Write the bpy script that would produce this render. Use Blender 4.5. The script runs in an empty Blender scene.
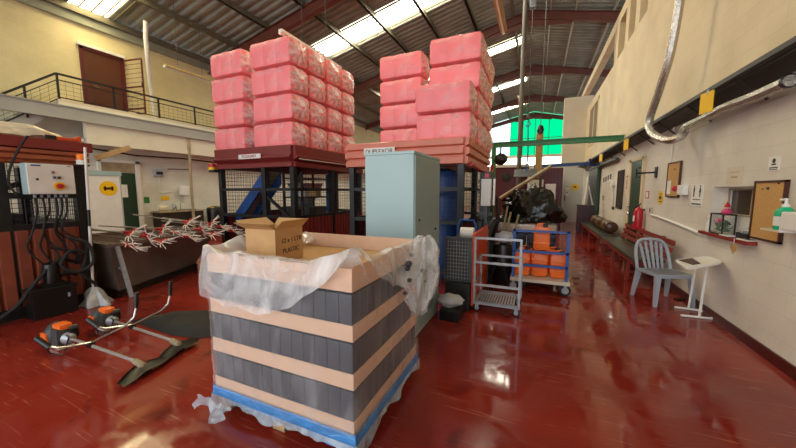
import bpy, bmesh, math, random
from mathutils import Vector, Matrix, noise
random.seed(7)
C = bpy.context.scene.collection
PI = math.pi
R = math.radians

# ------------------------------------------------------------------ materials
def lin(h):
    h = h.lstrip('#')
    o = []
    for i in (0, 2, 4):
        c = int(h[i:i+2], 16)/255
        o.append(c/12.92 if c <= .04045 else ((c+.055)/1.055)**2.4)
    return (o[0], o[1], o[2], 1)

class NT:
    def __init__(s, m):
        s.t = m.node_tree; s.n = s.t.nodes; s.l = s.t.links
    def node(s, ty, **kw):
        n = s.n.new(ty)
        for k, v in kw.items():
            if k in ('operation', 'blend_type', 'data_type', 'wave_type', 'bands_direction', 'noise_dimensions', 'feature', 'distance'):
                setattr(n, k, v)
            else:
                n.inputs[k].default_value = v
        return n
    def link(s, a, b): s.l.new(a, b)

def newmat(name):
    m = bpy.data.materials.new(name); m.use_nodes = True
    t = NT(m); b = t.n['Principled BSDF']
    return m, t, b

def pm(name, col, rough=.5, metal=0, var=.12, scale=6, bump=0, bscale=40, coat=0, stretch=None, spec=None):
    m, t, b = newmat(name)
    tc = t.node('ShaderNodeTexCoord')
    vec = tc.outputs['Object']
    if stretch:
        mp = t.node('ShaderNodeMapping'); mp.inputs['Scale'].default_value = stretch
        t.link(vec, mp.inputs['Vector']); vec = mp.outputs['Vector']
    nz = t.node('ShaderNodeTexNoise', Scale=scale, Detail=4.0)
    t.link(vec, nz.inputs['Vector'])
    c = lin(col) if isinstance(col, str) else col
    rp = t.node('ShaderNodeValToRGB')
    rp.color_ramp.elements[0].position = .3; rp.color_ramp.elements[1].position = .7
    rp.color_ramp.elements[0].color = tuple(max(0, x*(1-var)) for x in c[:3]) + (1,)
    rp.color_ramp.elements[1].color = tuple(min(1, x*(1+var)) for x in c[:3]) + (1,)
    t.link(nz.outputs['Fac'], rp.inputs['Fac'])
    t.link(rp.outputs['Color'], b.inputs['Base Color'])
    b.inputs['Roughness'].default_value = rough
    b.inputs['Metallic'].default_value = metal
    if spec is not None: b.inputs['Specular IOR Level'].default_value = spec
    if coat: b.inputs['Coat Weight'].default_value = coat
    if bump:
        n2 = t.node('ShaderNodeTexNoise', Scale=bscale, Detail=3.0)
        t.link(vec, n2.inputs['Vector'])
        bp = t.node('ShaderNodeBump', Strength=bump, Distance=.02)
        t.link(n2.outputs['Fac'], bp.inputs['Height'])
        t.link(bp.outputs['Normal'], b.inputs['Normal'])
    return m

def em(name, col, s):
    m, t, b = newmat(name)
    t.n.remove(b)
    e = t.node('ShaderNodeEmission'); e.inputs['Color'].default_value = lin(col); e.inputs['Strength'].default_value = s
    t.link(e.outputs[0], t.n['Material Output'].inputs['Surface'])
    return m

def film(name, col='#f4f4f2', lo=.06, hi=.42, scale=9, rough=.16, stretch=(1, 1, 1), edge=.35):
    """clear plastic film: mostly see-through, whiter where it creases"""
    m, t, b = newmat(name)
    tc = t.node('ShaderNodeTexCoord')
    mp = t.node('ShaderNodeMapping'); mp.inputs['Scale'].default_value = stretch
    t.link(tc.outputs['Object'], mp.inputs['Vector'])
    nz = t.node('ShaderNodeTexNoise', Scale=scale, Detail=5.0, Distortion=1.2)
    t.link(mp.outputs['Vector'], nz.inputs['Vector'])
    mr = t.node('ShaderNodeMapRange'); mr.inputs['From Min'].default_value = .45; mr.inputs['From Max'].default_value = .72
    mr.inputs['To Min'].default_value = lo; mr.inputs['To Max'].default_value = hi
    t.link(nz.outputs['Fac'], mr.inputs['Value'])
    lw = t.node('ShaderNodeLayerWeight', Blend=.35)
    ml = t.node('ShaderNodeMath', operation='MULTIPLY_ADD'); ml.inputs[1].default_value = edge
    t.link(lw.outputs['Facing'], ml.inputs[0]); t.link(mr.outputs['Result'], ml.inputs[2])
    cl = t.node('ShaderNodeClamp'); t.link(ml.outputs[0], cl.inputs['Value'])
    tr = t.node('ShaderNodeBsdfTransparent')
    mx = t.node('ShaderNodeMixShader')
    b.inputs['Base Color'].default_value = lin(col); b.inputs['Roughness'].default_value = rough
    b.inputs['Specular IOR Level'].default_value = .7
    bp = t.node('ShaderNodeBump', Strength=.5, Distance=.03)
    t.link(nz.outputs['Fac'], bp.inputs['Height']); t.link(bp.outputs['Normal'], b.inputs['Normal'])
    t.link(cl.outputs[0], mx.inputs['Fac']); t.link(tr.outputs[0], mx.inputs[1]); t.link(b.outputs[0], mx.inputs[2])
    t.link(mx.outputs[0], t.n['Material Output'].inputs['Surface'])
    return m

def mesh_mat(name, col, pitch=.05, wire=.1):
    """see-through welded wire"""
    m, t, b = newmat(name)
    b.inputs['Base Color'].default_value = lin(col); b.inputs['Roughness'].default_value = .5
    return m

M = {}
def mk():
    M['black'] = pm('black_steel', '#17181a', .45, 0, .2)
    M['blackp'] = pm('black_plastic', '#141414', .35, 0, .2)
    M['rubber'] = pm('rubber', '#1c1c1c', .7)
    M['steel'] = pm('grey_steel', '#9a9da0', .35, .7, .15)
    M['galv'] = pm('galvanised_steel', '#a9adb2', .42, .35, .15, 14)
    M['chrome'] = pm('bright_steel', '#c9c9c9', .22, .9, .1)
    M['dkred'] = pm('dark_red_sheet', '#7d2a27', .38, 0, .08, 4)
    M['orange_sheet'] = pm('salmon_sheet', '#cf7358', .42, 0, .07, 4)
    M['rust_sheet'] = pm('rust_brown_sheet', '#a5573a', .45, 0, .15, 4)
    M['rust_low'] = pm('brown_panel', '#8a4530', .5, 0, .2, 5)
    M['pink'] = pm('pink_plastic', '#ff8286', .42, 0, .05, 3)
    M['film'] = film('clear_film', '#ffe4e2', .04, .34, 2.2, .22, (1, 3, 1.5), .12)
    M['film_tie'] = film('gathered_film', '#fff6f4', .3, .85, 9, .25, (1, 1, 1), .15)
    M['wrap'] = film('stretch_film', '#eeeef0', .03, .2, 5, .12, (1, 1, .5), .2)
    M['sheetfilm'] = film('loose_film', '#f2f3f4', .16, .6, 3.5, .12, (1, 1, 1), .35)
    M['creamfilm'] = film('cream_film', '#e8dcc0', .65, .95, 4, .3, (1, 1, 1), .3)
    M['card'] = pm('cardboard', '#c39a68', .75, 0, .08, 8)
    M['tray'] = pm('tray_cardboard', '#dab496', .7, 0, .06, 8)
    M['bottle'] = pm('black_bottle', '#393a42', .45, 0, .15, 6)
    M['wood'] = pm('pallet_wood', '#a08a66', .8, 0, .22, 5, .3, 60, stretch=(1, 6, 6))
    M['bluefilm'] = film('blue_plastic', '#4d97dc', .72, 1.0, 6, .25, (1, 1, 2), .2)
    M['hazefilm'] = film('pale_blue_film', '#bccbd6', .35, .8, 6, .2, (1, 1, 1), .3)
    M['cab'] = pm('pale_blue_grey_paint', '#8fa6a6', .42, 0, .04, 2)
    M['cabtop'] = pm('light_teal_paint', '#a0baba', .42, 0, .03, 2)
    M['white'] = pm('white_paint', '#e6e4dc', .45, 0, .04)
    M['whitep'] = pm('white_plastic', '#eceae4', .35, 0, .03)
    M['greyp'] = pm('grey_plastic', '#a4acb6', .4, 0, .05)
    M['blue'] = pm('blue_paint', '#1f5aa8', .42, 0, .12)
    M['dkblue'] = pm('dark_blue_paint', '#1d3f77', .45, 0, .2)
    M['orangep'] = pm('orange_plastic', '#ff7427', .35, 0, .08, 4)
    M['orangeb'] = pm('orange_paint', '#d9521f', .4, 0, .1)
    M['green'] = pm('green_paint', '#2f7a43', .42, 0, .1)
    M['dkgreen'] = pm('dark_green_paint', '#1d3b28', .4, 0, .1)
    M['brown'] = pm('brown_door', '#552b14', .45, 0, .1, 3)
    M['maroon'] = pm('maroon_paint', '#58181e', .4, 0, .1)
    M['plum'] = pm('plum_laminate', '#3d1f2b', .4, 0, .1)
    M['redp'] = pm('red_plastic', '#c3202c', .3, 0, .08)
    M['redwood'] = pm('red_painted_wood', '#8c2a1c', .38, 0, .15)
    M['vinyl'] = pm('olive_vinyl', '#3b3a2c', .35, 0, .12)
    M['bvinyl'] = pm('brown_vinyl', '#4b2c1c', .3, 0, .2, 10, .3, 14)
    M['cork'] = pm('cork', '#c79a5c', .85, 0, .12, 60)
    M['frame'] = pm('dark_wood', '#4a2418', .45)
    M['yellow'] = pm('yellow_plastic', '#f2c11a', .4, 0, .04)
    M['paper'] = pm('paper', '#e9e6df', .7, 0, .03)
    M['ink'] = pm('ink', '#2b2b30', .6)
    M['redink'] = pm('red_ink', '#a3343a', .6)
    M['foil'] = pm('foil_duct', '#c4bfb6', .26, .85, .2, 30, .5, 50)
    M['darkmetal'] = pm('dark_brown_metal', '#2f2822', .5, .2, .25)
    M['tank'] = pm('tank_brown', '#7a6a62', .45, .1, .2, 3, .2, 8)
    M['rod'] = pm('aluminium_rod', '#b5b0aa', .35, .5, .1)
    M['bristle'] = pm('white_bristle', '#efe7e0', .5, 0, .03)
    M['mat'] = pm('dark_cloth', '#2c2a27', .9, 0, .15, 5, .4, 20)
    M['bag'] = pm('black_polythene', '#15140f', .22, 0, .3, 6, .6, 12)
    M['greybag'] = pm('grey_polythene', '#b4b4b8', .35, 0, .15, 8, .5, 14)
    M['beigewood'] = pm('pale_wood', '#b58f56', .6, 0, .15, 5)
    M['batten'] = pm('yellowed_batten', '#b79c66', .5, 0, .1)
    M['guard'] = pm('olive_guard_plastic', '#2b2c22', .4, 0, .3, 8)
    M['crate'] = pm('dark_blue_crate', '#39465c', .5, 0, .2, 12)
    M['wrapwhite'] = film('milky_wrap', '#cdbfb4', .55, .85, 6, .25, (1, 1, 1), .2)
    M['glassy'] = film('window_glass', '#cfd8da', .08, .14, 2, .03, (1, 1, 1), .3)
    M['darkglass'] = pm('dark_pane', '#4a423a', .1, 0, .15, 2)
    M['plant'] = pm('green_leaves', '#2d5a2e', .6, 0, .4, 30)
    M['pinkdeco'] = pm('pink_ornament', '#d8467a', .5, 0, .2, 20)
    M['gel'] = pm('green_gel', '#1fae7c', .2, 0, .05)
    M['galvdark'] = pm('dull_metal', '#5a5c5e', .45, .5, .2)
    M['machgrey'] = pm('machine_grey', '#4a4d4c', .5, .2, .3, 4)
    M['stoneware'] = pm('dull_beige', '#a39273', .6, 0, .2)
    M['plasterb'] = pm('beige_board', '#d6cab4', .7, 0, .04, 2)
    M['gwhite'] = pm('door_panel_white', '#cfd0c6', .5, 0, .03, 2)
    M['pole'] = pm('brown_grey_pole', '#645e53', .5, 0, .1)
    M['amber'] = pm('amber_lens', '#ff8420', .2, 0, .05)
mk()

# ------------------------------------------------------------------ geometry
class MB:
    def __init__(s): s.bm = bmesh.new()
    def box(s, c, d, rot=None, bevel=0, taper=None):
        r = bmesh.ops.create_cube(s.bm, size=1)
        vs = r['verts']
        for v in vs:
            v.co = Vector((v.co.x*d[0], v.co.y*d[1], v.co.z*d[2]))
            if taper and v.co.z < 0: v.co.x *= taper; v.co.y *= taper
        if rot is not None:
            m = rot if isinstance(rot, Matrix) else Matrix.Rotation(rot, 4, 'Z')
            for v in vs: v.co = m @ v.co
        for v in vs: v.co += Vector(c)
        if bevel:
            es = set(e for v in vs for e in v.link_edges)
            bmesh.ops.bevel(s.bm, geom=list(es), offset=bevel, segments=2, affect='EDGES', profile=.6)
        return s
    def bb(s, a, b, bevel=0):
        return s.box([(a[i]+b[i])/2 for i in range(3)], [abs(b[i]-a[i]) for i in range(3)], None, bevel)
    def tube(s, pts, r, seg=8, cap=True, rs=None):
        pts = [Vector(p) for p in pts]
        rings = []
        up0 = None
        for i, p in enumerate(pts):
            if i == 0: d = pts[1]-p
            elif i == len(pts)-1: d = p-pts[-2]
            else: d = (pts[i+1]-p).normalized()+(p-pts[i-1]).normalized()
            d.normalize()
            if up0 is None:
                a = Vector((0, 0, 1)) if abs(d.z) < .9 else Vector((1, 0, 0))
                u = d.cross(a).normalized()
            else:
                u = (up0-d*up0.dot(d)).normalized()
            up0 = u
            w = d.cross(u)
            rr = rs[i] if rs else r
            rings.append([s.bm.verts.new(p+(u*math.cos(2*PI*k/seg)+w*math.sin(2*PI*k/seg))*rr) for k in range(seg)])
        for a, b in zip(rings, rings[1:]):
            for k in range(seg):
                s.bm.faces.new((a[k], a[(k+1) % seg], b[(k+1) % seg], b[k]))
        if cap:
            s.bm.faces.new(rings[0][::-1]); s.bm.faces.new(rings[-1])
        return s
    def bar(s, a, b, w, h=None):
        """square bar from a to b"""
        a = Vector(a); b = Vector(b); h = h or w
        d = b-a; L = d.length; d.normalize()
        up = Vector((0, 0, 1)) if abs(d.z) < .95 else Vector((0, 1, 0))
        x = d.cross(up).normalized(); z = x.cross(d)
        m = Matrix((x, d, z)).transposed().to_4x4()
        return s.box((a+b)/2, (w, L, h), m)
    def lathe(s, prof, c=(0, 0, 0), seg=16, M4=None):
        rings = []
        for r, z in prof:
            ring = []
            for k in range(seg):
                p = Vector((r*math.cos(2*PI*k/seg), r*math.sin(2*PI*k/seg), z))
                if M4: p = M4 @ p
                ring.append(s.bm.verts.new(p+Vector(c)))
            rings.append(ring)
        for a, b in zip(rings, rings[1:]):
            for k in range(seg):
                s.bm.faces.new((a[k], a[(k+1) % seg], b[(k+1) % seg], b[k]))
        s.bm.faces.new(rings[0][::-1]); s.bm.faces.new(rings[-1])
        return s
    def prism(s, poly, vec):
        """polygon (3-D points) extruded along vec"""
        vec = Vector(vec)
        a = [s.bm.verts.new(Vector(p)) for p in poly]
        b = [s.bm.verts.new(Vector(p)+vec) for p in poly]
        n = len(a)
        s.bm.faces.new(a[::-1]); s.bm.faces.new(b)
        for k in range(n): s.bm.faces.new((a[k], a[(k+1) % n], b[(k+1) % n], b[k]))
        return s
    def grid(s, nu, nv, f, closed_u=False):
        g = [[s.bm.verts.new(Vector(f(u/(nu if closed_u else nu-1), v/(nv-1)))) for v in range(nv)] for u in range(nu)]
        for u in range(nu if closed_u else nu-1):
            for v in range(nv-1):
                s.bm.faces.new((g[u][v], g[(u+1) % nu][v], g[(u+1) % nu][v+1], g[u][v+1]))
        return s
    def ball(s, c, r, sc=(1, 1, 1), seg=12, jit=0):
        q = bmesh.ops.create_uvsphere(s.bm, u_segments=seg, v_segments=max(6, seg*2//3), radius=r)
        for v in q['verts']:
            if jit:
                n = noise.noise(v.co*(2.2/r)+Vector(c)*3)
                v.co *= 1+jit*n
            v.co = Vector((v.co.x*sc[0], v.co.y*sc[1], v.co.z*sc[2]))+Vector(c)
        return s
    def solid(s, t):
        bmesh.ops.solidify(s.bm, geom=list(s.bm.faces), thickness=t); return s
    def to(s, name, mat, parent=None, smooth=False, world=False, mats=None):
        bm = s.bm
        if parent is not None and world:
            r = parent
            while r.parent: r = r.parent
            inv = MW[r.name].inverted()
            bm.transform(inv)
        bmesh.ops.recalc_face_normals(bm, faces=bm.faces)
        me = bpy.data.meshes.new(name)
        bm.to_mesh(me); bm.free()
        if smooth:
            for p in me.polygons: p.use_smooth = True
            try: me.set_sharp_from_angle(angle=R(38))
            except Exception: pass
        me.materials.append(M[mat] if isinstance(mat, str) else mat)
        o = bpy.data.objects.new(name, me); C.objects.link(o)
        if parent is not None: o.parent = parent
        else: MW[o.name] = Matrix.Identity(4)
        return o

MW = {}
def origin(o, loc):
    """move a top-level mesh's origin to loc without moving its shape"""
    o.data.transform(Matrix.Translation(-Vector(loc))); o.location = loc; return o
def tag(o, label, cat, group=None, kind=None):
    o['label'] = label; o['category'] = cat
    if group: o['group'] = group
    if kind: o['kind'] = kind
    return o
def thing(name, label, cat, loc=(0, 0, 0), rz=0, group=None, rot=None):
    o = bpy.data.objects.new(name, None); C.objects.link(o)
    o.empty_display_size = .1
    o.location = loc
    e = rot if rot else (0, 0, rz)
    o.rotation_euler = e
    from mathutils import Euler
    MW[o.name] = Matrix.Translation(Vector(loc)) @ Euler(e).to_matrix().to_4x4()
    return tag(o, label, cat, group)
def struct(o): o['kind'] = 'structure'; return o
def dup(root, loc, rz=0, label=None, rot=None, group=None):
    r = root.copy(); C.objects.link(r); r.location = loc; r.rotation_euler = rot if rot else (0, 0, rz)
    if label: r['label'] = label
    if group: r['group'] = group
    for ch in list(root.children):
        c = ch.copy(); C.objects.link(c); c.parent = r
        for g in ch.children:
            d = g.copy(); C.objects.link(d); d.parent = c
    return r
def text_bm(txt, size, mat4, depth=.002):
    cu = bpy.data.curves.new('t', 'FONT'); cu.body = txt; cu.size = size; cu.align_x = 'CENTER'; cu.align_y = 'CENTER'; cu.extrude = depth
    ob = bpy.data.objects.new('t', cu); C.objects.link(ob)
    bpy.context.view_layer.update()
    me = bpy.data.meshes.new_from_object(ob.evaluated_get(bpy.context.evaluated_depsgraph_get()))
    bpy.data.objects.remove(ob); bpy.data.curves.remove(cu)
    mb = MB(); mb.bm.from_mesh(me); bpy.data.meshes.remove(me)
    mb.bm.transform(mat4)
    return mb
def faceX(loc, sgn=1):
    """text plane facing +X (sgn 1) or -X"""
    m = Matrix(((0, 0, sgn), (sgn, 0, 0), (0, 1, 0))).to_4x4()
    return Matrix.Translation(Vector(loc)) @ m
def faceY(loc):
    """text facing -Y, towards the camera"""
    m = Matrix(((1, 0, 0), (0, 0, -1), (0, 1, 0))).to_4x4()
    return Matrix.Translation(Vector(loc)) @ m

# ------------------------------------------------------------------ setting
def mat_floor():
    m, t, b = newmat('red_floor_paint')
    tc = t.node('ShaderNodeTexCoord')
    n1 = t.node('ShaderNodeTexNoise', Scale=.55, Detail=5.0, Distortion=.6); t.link(tc.outputs['Object'], n1.inputs['Vector'])
    r1 = t.node('ShaderNodeValToRGB')
    r1.color_ramp.elements[0].position = .35; r1.color_ramp.elements[0].color = lin('#74211a')
    r1.color_ramp.elements[1].position = .68; r1.color_ramp.elements[1].color = lin('#963122')
    t.link(n1.outputs['Fac'], r1.inputs['Fac'])
    # scuffs: thin pale scratches from stretched noise
    mp = t.node('ShaderNodeMapping'); mp.inputs['Rotation'].default_value = (0, 0, .6); mp.inputs['Scale'].default_value = (1.2, 9, 1)
    t.link(tc.outputs['Object'], mp.inputs['Vector'])
    n2 = t.node('ShaderNodeTexNoise', Scale=3.2, Detail=6.0, Distortion=1.5); t.link(mp.outputs['Vector'], n2.inputs['Vector'])
    r2 = t.node('ShaderNodeValToRGB')
    r2.color_ramp.elements[0].position = .68; r2.color_ramp.elements[0].color = (0, 0, 0, 1)
    r2.color_ramp.elements[1].position = .78; r2.color_ramp.elements[1].color = (.35, .35, .35, 1)
    t.link(n2.outputs['Fac'], r2.inputs['Fac'])
    mx = t.node('ShaderNodeMix', data_type='RGBA'); mx.inputs[7].default_value = lin('#a8614f')
    t.link(r2.outputs['Color'], mx.inputs[0]); t.link(r1.outputs['Color'], mx.inputs[6])
    # dark worn patches
    n4 = t.node('ShaderNodeTexNoise', Scale=1.7, Detail=6.0, Distortion=.8); t.link(tc.outputs['Object'], n4.inputs['Vector'])
    r4 = t.node('ShaderNodeValToRGB')
    r4.color_ramp.elements[0].position = .6; r4.color_ramp.elements[0].color = (0, 0, 0, 1)
    r4.color_ramp.elements[1].position = .72; r4.color_ramp.elements[1].color = (.8, .8, .8, 1)
    t.link(n4.outputs['Fac'], r4.inputs['Fac'])
    m2 = t.node('ShaderNodeMix', data_type='RGBA'); m2.inputs[7].default_value = lin('#4d1512')
    t.link(r4.outputs['Color'], m2.inputs[0]); t.link(mx.outputs[2], m2.inputs[6])
    t.link(m2.outputs[2], b.inputs['Base Color'])
    # fine scratches in two directions, over the worn colour
    col = m2.outputs[2]
    for rot, sc_, th in ((.35, 1.6, .66), (-1.1, 2.3, .67), (1.9, 1.1, .68)):
        mp = t.node('ShaderNodeMapping'); mp.inputs['Rotation'].default_value = (0, 0, rot); mp.inputs['Scale'].default_value = (1.3, 26, 1)
        t.link(tc.outputs['Object'], mp.inputs['Vector'])
        ns = t.node('ShaderNodeTexNoise', Scale=sc_, Detail=3.0, Distortion=.7); t.link(mp.outputs['Vector'], ns.inputs['Vector'])
        rs = t.node('ShaderNodeValToRGB')
        rs.color_ramp.elements[0].position = th; rs.color_ramp.elements[0].color = (0, 0, 0, 1)
        rs.color_ramp.elements[1].position = th+.06; rs.color_ramp.elements[1].color = (.45, .45, .45, 1)
        t.link(ns.outputs['Fac'], rs.inputs['Fac'])
        mm = t.node('ShaderNodeMix', data_type='RGBA'); mm.inputs[7].default_value = lin('#b5705c')
        t.link(rs.outputs['Color'], mm.inputs[0]); t.link(col, mm.inputs[6]); col = mm.outputs[2]
    t.link(col, b.inputs['Base Color'])
    n3 = t.node('ShaderNodeTexNoise', Scale=3.2, Detail=7.0, Distortion=.5); t.link(tc.outputs['Object'], n3.inputs['Vector'])
    mr = t.node('ShaderNodeMapRange'); mr.inputs['From Min'].default_value = .46; mr.inputs['From Max'].default_value = .56
    mr.inputs['To Min'].default_value = .06; mr.inputs['To Max'].default_value = .2
    t.link(n3.outputs['Fac'], mr.inputs['Value']); t.link(mr.outputs['Result'], b.inputs['Roughness'])
    return m
M['floor'] = mat_floor()

def mat_wall(name, lo, hi, zs, axis, bw=.45, bh=.22, bump=.25, mort=.9):
    """painted block wall: lower paint colour lo below height zs, hi above; axis = wall runs along Y"""
    m, t, b = newmat(name)
    tc = t.node('ShaderNodeTexCoord')
    sp = t.node('ShaderNodeSeparateXYZ'); t.link(tc.outputs['Object'], sp.inputs[0])
    cb = t.node('ShaderNodeCombineXYZ')
    t.link(sp.outputs['Y' if axis == 'Y' else 'X'], cb.inputs['X']); t.link(sp.outputs['Z'], cb.inputs['Y'])
    bk = t.node('ShaderNodeTexBrick'); bk.inputs['Scale'].default_value = 1
    bk.inputs['Brick Width'].default_value = bw; bk.inputs['Row Height'].default_value = bh
    bk.inputs['Mortar Size'].default_value = .006; bk.inputs['Mortar Smooth'].default_value = .6
    bk.inputs['Color1'].default_value = (1, 1, 1, 1); bk.inputs['Color2'].default_value = (.96, .96, .96, 1)
    bk.inputs['Mortar'].default_value = (mort, mort, mort, 1)
    t.link(cb.outputs[0], bk.inputs['Vector'])
    gt = t.node('ShaderNodeMath', operation='GREATER_THAN'); gt.inputs[1].default_value = zs; t.link(sp.outputs['Z'], gt.inputs[0])
    mx = t.node('ShaderNodeMix', data_type='RGBA'); mx.inputs[6].default_value = lin(lo); mx.inputs[7].default_value = lin(hi)
    t.link(gt.outputs[0], mx.inputs[0])
    nz = t.node('ShaderNodeTexNoise', Scale=1.3, Detail=6.0); t.link(tc.outputs['Object'], nz.inputs['Vector'])
    rp = t.node('ShaderNodeValToRGB'); rp.color_ramp.elements[0].color = (.86, .85, .82, 1); rp.color_ramp.elements[1].color = (1, 1, 1, 1)
    rp.color_ramp.elements[0].position = .3; rp.color_ramp.elements[1].position = .6
    t.link(nz.outputs['Fac'], rp.inputs['Fac'])
    m1 = t.node('ShaderNodeMix', data_type='RGBA', blend_type='MULTIPLY'); m1.inputs[0].default_value = 1
    t.link(mx.outputs[2], m1.inputs[6]); t.link(rp.outputs['Color'], m1.inputs[7])
    m2 = t.node('ShaderNodeMix', data_type='RGBA', blend_type='MULTIPLY'); m2.inputs[0].default_value = 1
    t.link(m1.outputs[2], m2.inputs[6]); t.link(bk.outputs['Color'], m2.inputs[7])
    t.link(m2.outputs[2], b.inputs['Base Color'])
    b.inputs['Roughness'].default_value = .55
    bp = t.node('ShaderNodeBump', Strength=bump, Distance=.01); t.link(bk.outputs['Fac'], bp.inputs['Height']); bp.invert = True
    n5 = t.node('ShaderNodeTexNoise', Scale=14, Detail=3.0); t.link(tc.outputs['Object'], n5.inputs['Vector'])
    b2 = t.node('ShaderNodeBump', Strength=.15, Distance=.02); t.link(n5.outputs['Fac'], b2.inputs['Height'])
    t.link(bp.outputs['Normal'], b2.inputs['Normal']); t.link(b2.outputs['Normal'], b.inputs['Normal'])
    return m
M['wallR'] = mat_wall('painted_block_right', '#e4dccf', '#e2cfa8', 2.72, 'Y')
M['wallL'] = mat_wall('cream_brick_left', '#dcdcd0', '#e2d4a4', 3.5, 'Y', .3, .1, .35, .93)
M['wallB'] = mat_wall('far_wall', '#c8c0ae', '#cfc6a8', 4, 'X')
M['plaster'] = pm('cream_plaster', '#d9c7a0', .65, 0, .05, 3, .1, 12)
M['fascia'] = pm('white_plaster', '#e2dcc8', .6, 0, .05, 2, .12, 10)
M['girder'] = pm('grey_girder', '#a9aaa4', .5, 0, .06, 2)
M['ringbeam'] = pm('grey_green_concrete', '#8f9180', .75, 0, .1, 3)
M['roof'] = pm('roof_sheet', '#8d9186', .6, 0, .2, 1.4)
M['purlin'] = pm('purlin_steel', '#6f6a58', .5, .2, .15)
M['purlinR'] = pm('pale_purlin', '#b5b2a6', .5, .1, .1)
M['truss'] = pm('red_oxide_steel', '#68392d', .5, 0, .15, 3)
M['skirt'] = pm('red_skirting', '#4c1512', .3, 0, .15)
M['sky_panel'] = em('skylight_sheet', '#fff6de', 14)
M['sky_panel_near'] = em('yellowed_skylight_sheet', '#ffecb4', 8)
M['green_panel'] = em('green_translucent_sheet', '#00d98c', .62)
M['white_panel'] = em('white_translucent_sheet', '#d8f5f0', 1.0)
M['bright'] = em('open_daylight', '#fffbe8', 2.0)

XR = 2.05; XL = -12.0; YB = 33.7
ROOF = lambda x: 9.15-.225*abs(x+.6)
struct(MB().bb((-12.4, -7, -.1), (9, 34.2, 0)).to('floor', 'floor'))
# right wall with the serving hatch cut through it
w = MB()
HY0, HY1, HZ0, HZ1 = 4.44, 5.28, 1.04, 1.60
T = .2
w.bb((XR, -7, 0), (XR+T, HY0, 5.5)); w.bb((XR, HY1, 0), (XR+T, 17.9, 5.5))
w.bb((XR, HY0, 0), (XR+T, HY1, HZ0)); w.bb((XR, HY0, HZ1), (XR+T, HY1, 5.5))
for y in (2.0, 3.4, 4.8, 6.2, 7.6, 8.55, 9.55, 10.55, 11.75): w.bb((XR, y, 5.5), (XR+T, y+.38, 6.56))
w.bb((XR, -7, 6.55), (XR+.25, 21.5, 6.85))
w.bb((2.75, -7, 5.3), (2.85, 12.2, 6.9)); w.bb((2.05, 12.2, 5.5), (2.85, 12.3, 6.6)); w.bb((XR+T, -7, 5.3), (2.75, 12.2, 5.42))
struct(w.to('wall_right', 'wallR'))
# window over the hall at the far end of the right wall
ww = MB(); ww.bb((XR-.02, 14.6, 3.5), (XR, 16.8, 3.62)); ww.bb((XR-.02, 14.6, 5.1), (XR, 16.8, 5.22))
for y in (14.6, 15.6, 16.7): ww.bb((XR-.02, y, 3.5), (XR, y+.1, 5.2))
o = struct(ww.to('window_2', 'plaster')); p = MB().bb((XR-.008, 14.65, 3.6), (XR-.002, 16.75, 5.1)).to('pane', 'darkglass', o)
# back room behind the hatch
WY0, WY1 = 4.69, 5.13
hb = MB(); hb.bb((2.15, HY0, HZ0), (2.19, HY1, 1.28)); hb.bb((2.15, WY1, 1.28), (2.19, HY1, HZ1)); hb.bb((2.15, HY0, 1.28), (2.19, WY0, HZ1)); hb.bb((2.15, WY0, 1.56), (2.19, WY1, HZ1))
o = struct(hb.to('window_1', 'white'))
MB().bb((2.168, WY0, 1.28), (2.174, WY1, 1.56)).to('pane', 'darkglass', o)
f = MB(); f.bb((2.14, WY1-.005, 1.275), (2.15, WY1+.02, 1.58)); f.bb((2.14, WY0-.02, 1.275), (2.15, WY0, 1.58)); f.bb((2.14, WY0, 1.262), (2.15, WY1, 1.28)); f.bb((2.14, WY0, 1.56), (2.15, WY1, 1.578))
f.to('window_frame', 'stoneware', o)
# skirting
struct(MB().prism([(XR, -7, 0), (XR-.05, -7, 0), (XR-.018, -7, .085), (XR, -7, .085)], (0, 14.9, 0)).to('baseboard_right', 'skirt'))
# left wall
w = MB(); w.bb((XL-.25, -7, 0), (XL, 34, 6.3))
struct(w.to('wall_left', 'wallL'))
struct(MB().bb((XL-.05, -7, 6.22), (XL+.1, 34, 6.56)).to('trim_1', 'ringbeam'))
# balcony: slab, curb, girder, white bulkhead
struct(MB().bb((XL, 4.11, 3.7), (-11.3, 33.5, 3.84)).to('trim_2', 'fascia'))
struct(MB().bb((-11.42, 4.11, 3.84), (-11.3, 33.5, 3.9)).to('trim_3', 'plasterb'))
g = MB(); g.bb((-11.3, -6, 3.40), (-11.2, 33.5, 3.42)); g.bb((-11.3, -6, 3.72), (-11.2, 33.5, 3.745)); g.bb((-11.27, -6, 3.4), (-11.24, 33.5, 3.74))
struct(g.to('trim_4', 'girder'))
struct(MB().bb((-11.45, 4.6, 2.84), (-11.3, 33.5, 3.7)).bb((XL, 4.6, 2.9), (-11.4, 33.5, 3.0)).to('trim_5', 'fascia'))
struct(MB().tube([(-11.3, 7.36, 0), (-11.3, 7.36, 3.4)], .045, 10).to('trim_6', 'stoneware'))
# gable end wall: lower masonry, green and clear translucent sheets, bright strip of doors
w = MB(); w.bb((XL, YB, 0), (-9.2, YB+.2, 8)); w.bb((-9.2, YB, 0), (9, YB+.2, 4.05)); w.bb((2.4, YB, 4.05), (9, YB+.2, 8)); w.bb((-9.2, YB, 4.8), (2.4, YB+.2, 5.05)); 
struct(w.to('wall_back', 'wallB'))
def gable(name, x0, x1, z0, mat):
    pl = [(x0, YB+.05, z0), (x1, YB+.05, z0), (x1, YB+.05, ROOF(x1))]
    if x0 < -.6 < x1: pl.append((-.6, YB+.05, ROOF(-.6)))
    pl.append((x0, YB+.05, ROOF(x0)))
    o = struct(MB().prism(pl, (0, .05, 0)).to(name, mat))
    return o
o = gable('window_3', -2.63, 2.4, 5.05, 'green_panel')
b = MB()
for x in (-2.63, -1.5, -.4, .8, 2.0): b.bb((x-.03, YB-.02, 5.05), (x+.03, YB+.04, ROOF(x)-.1))
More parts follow.
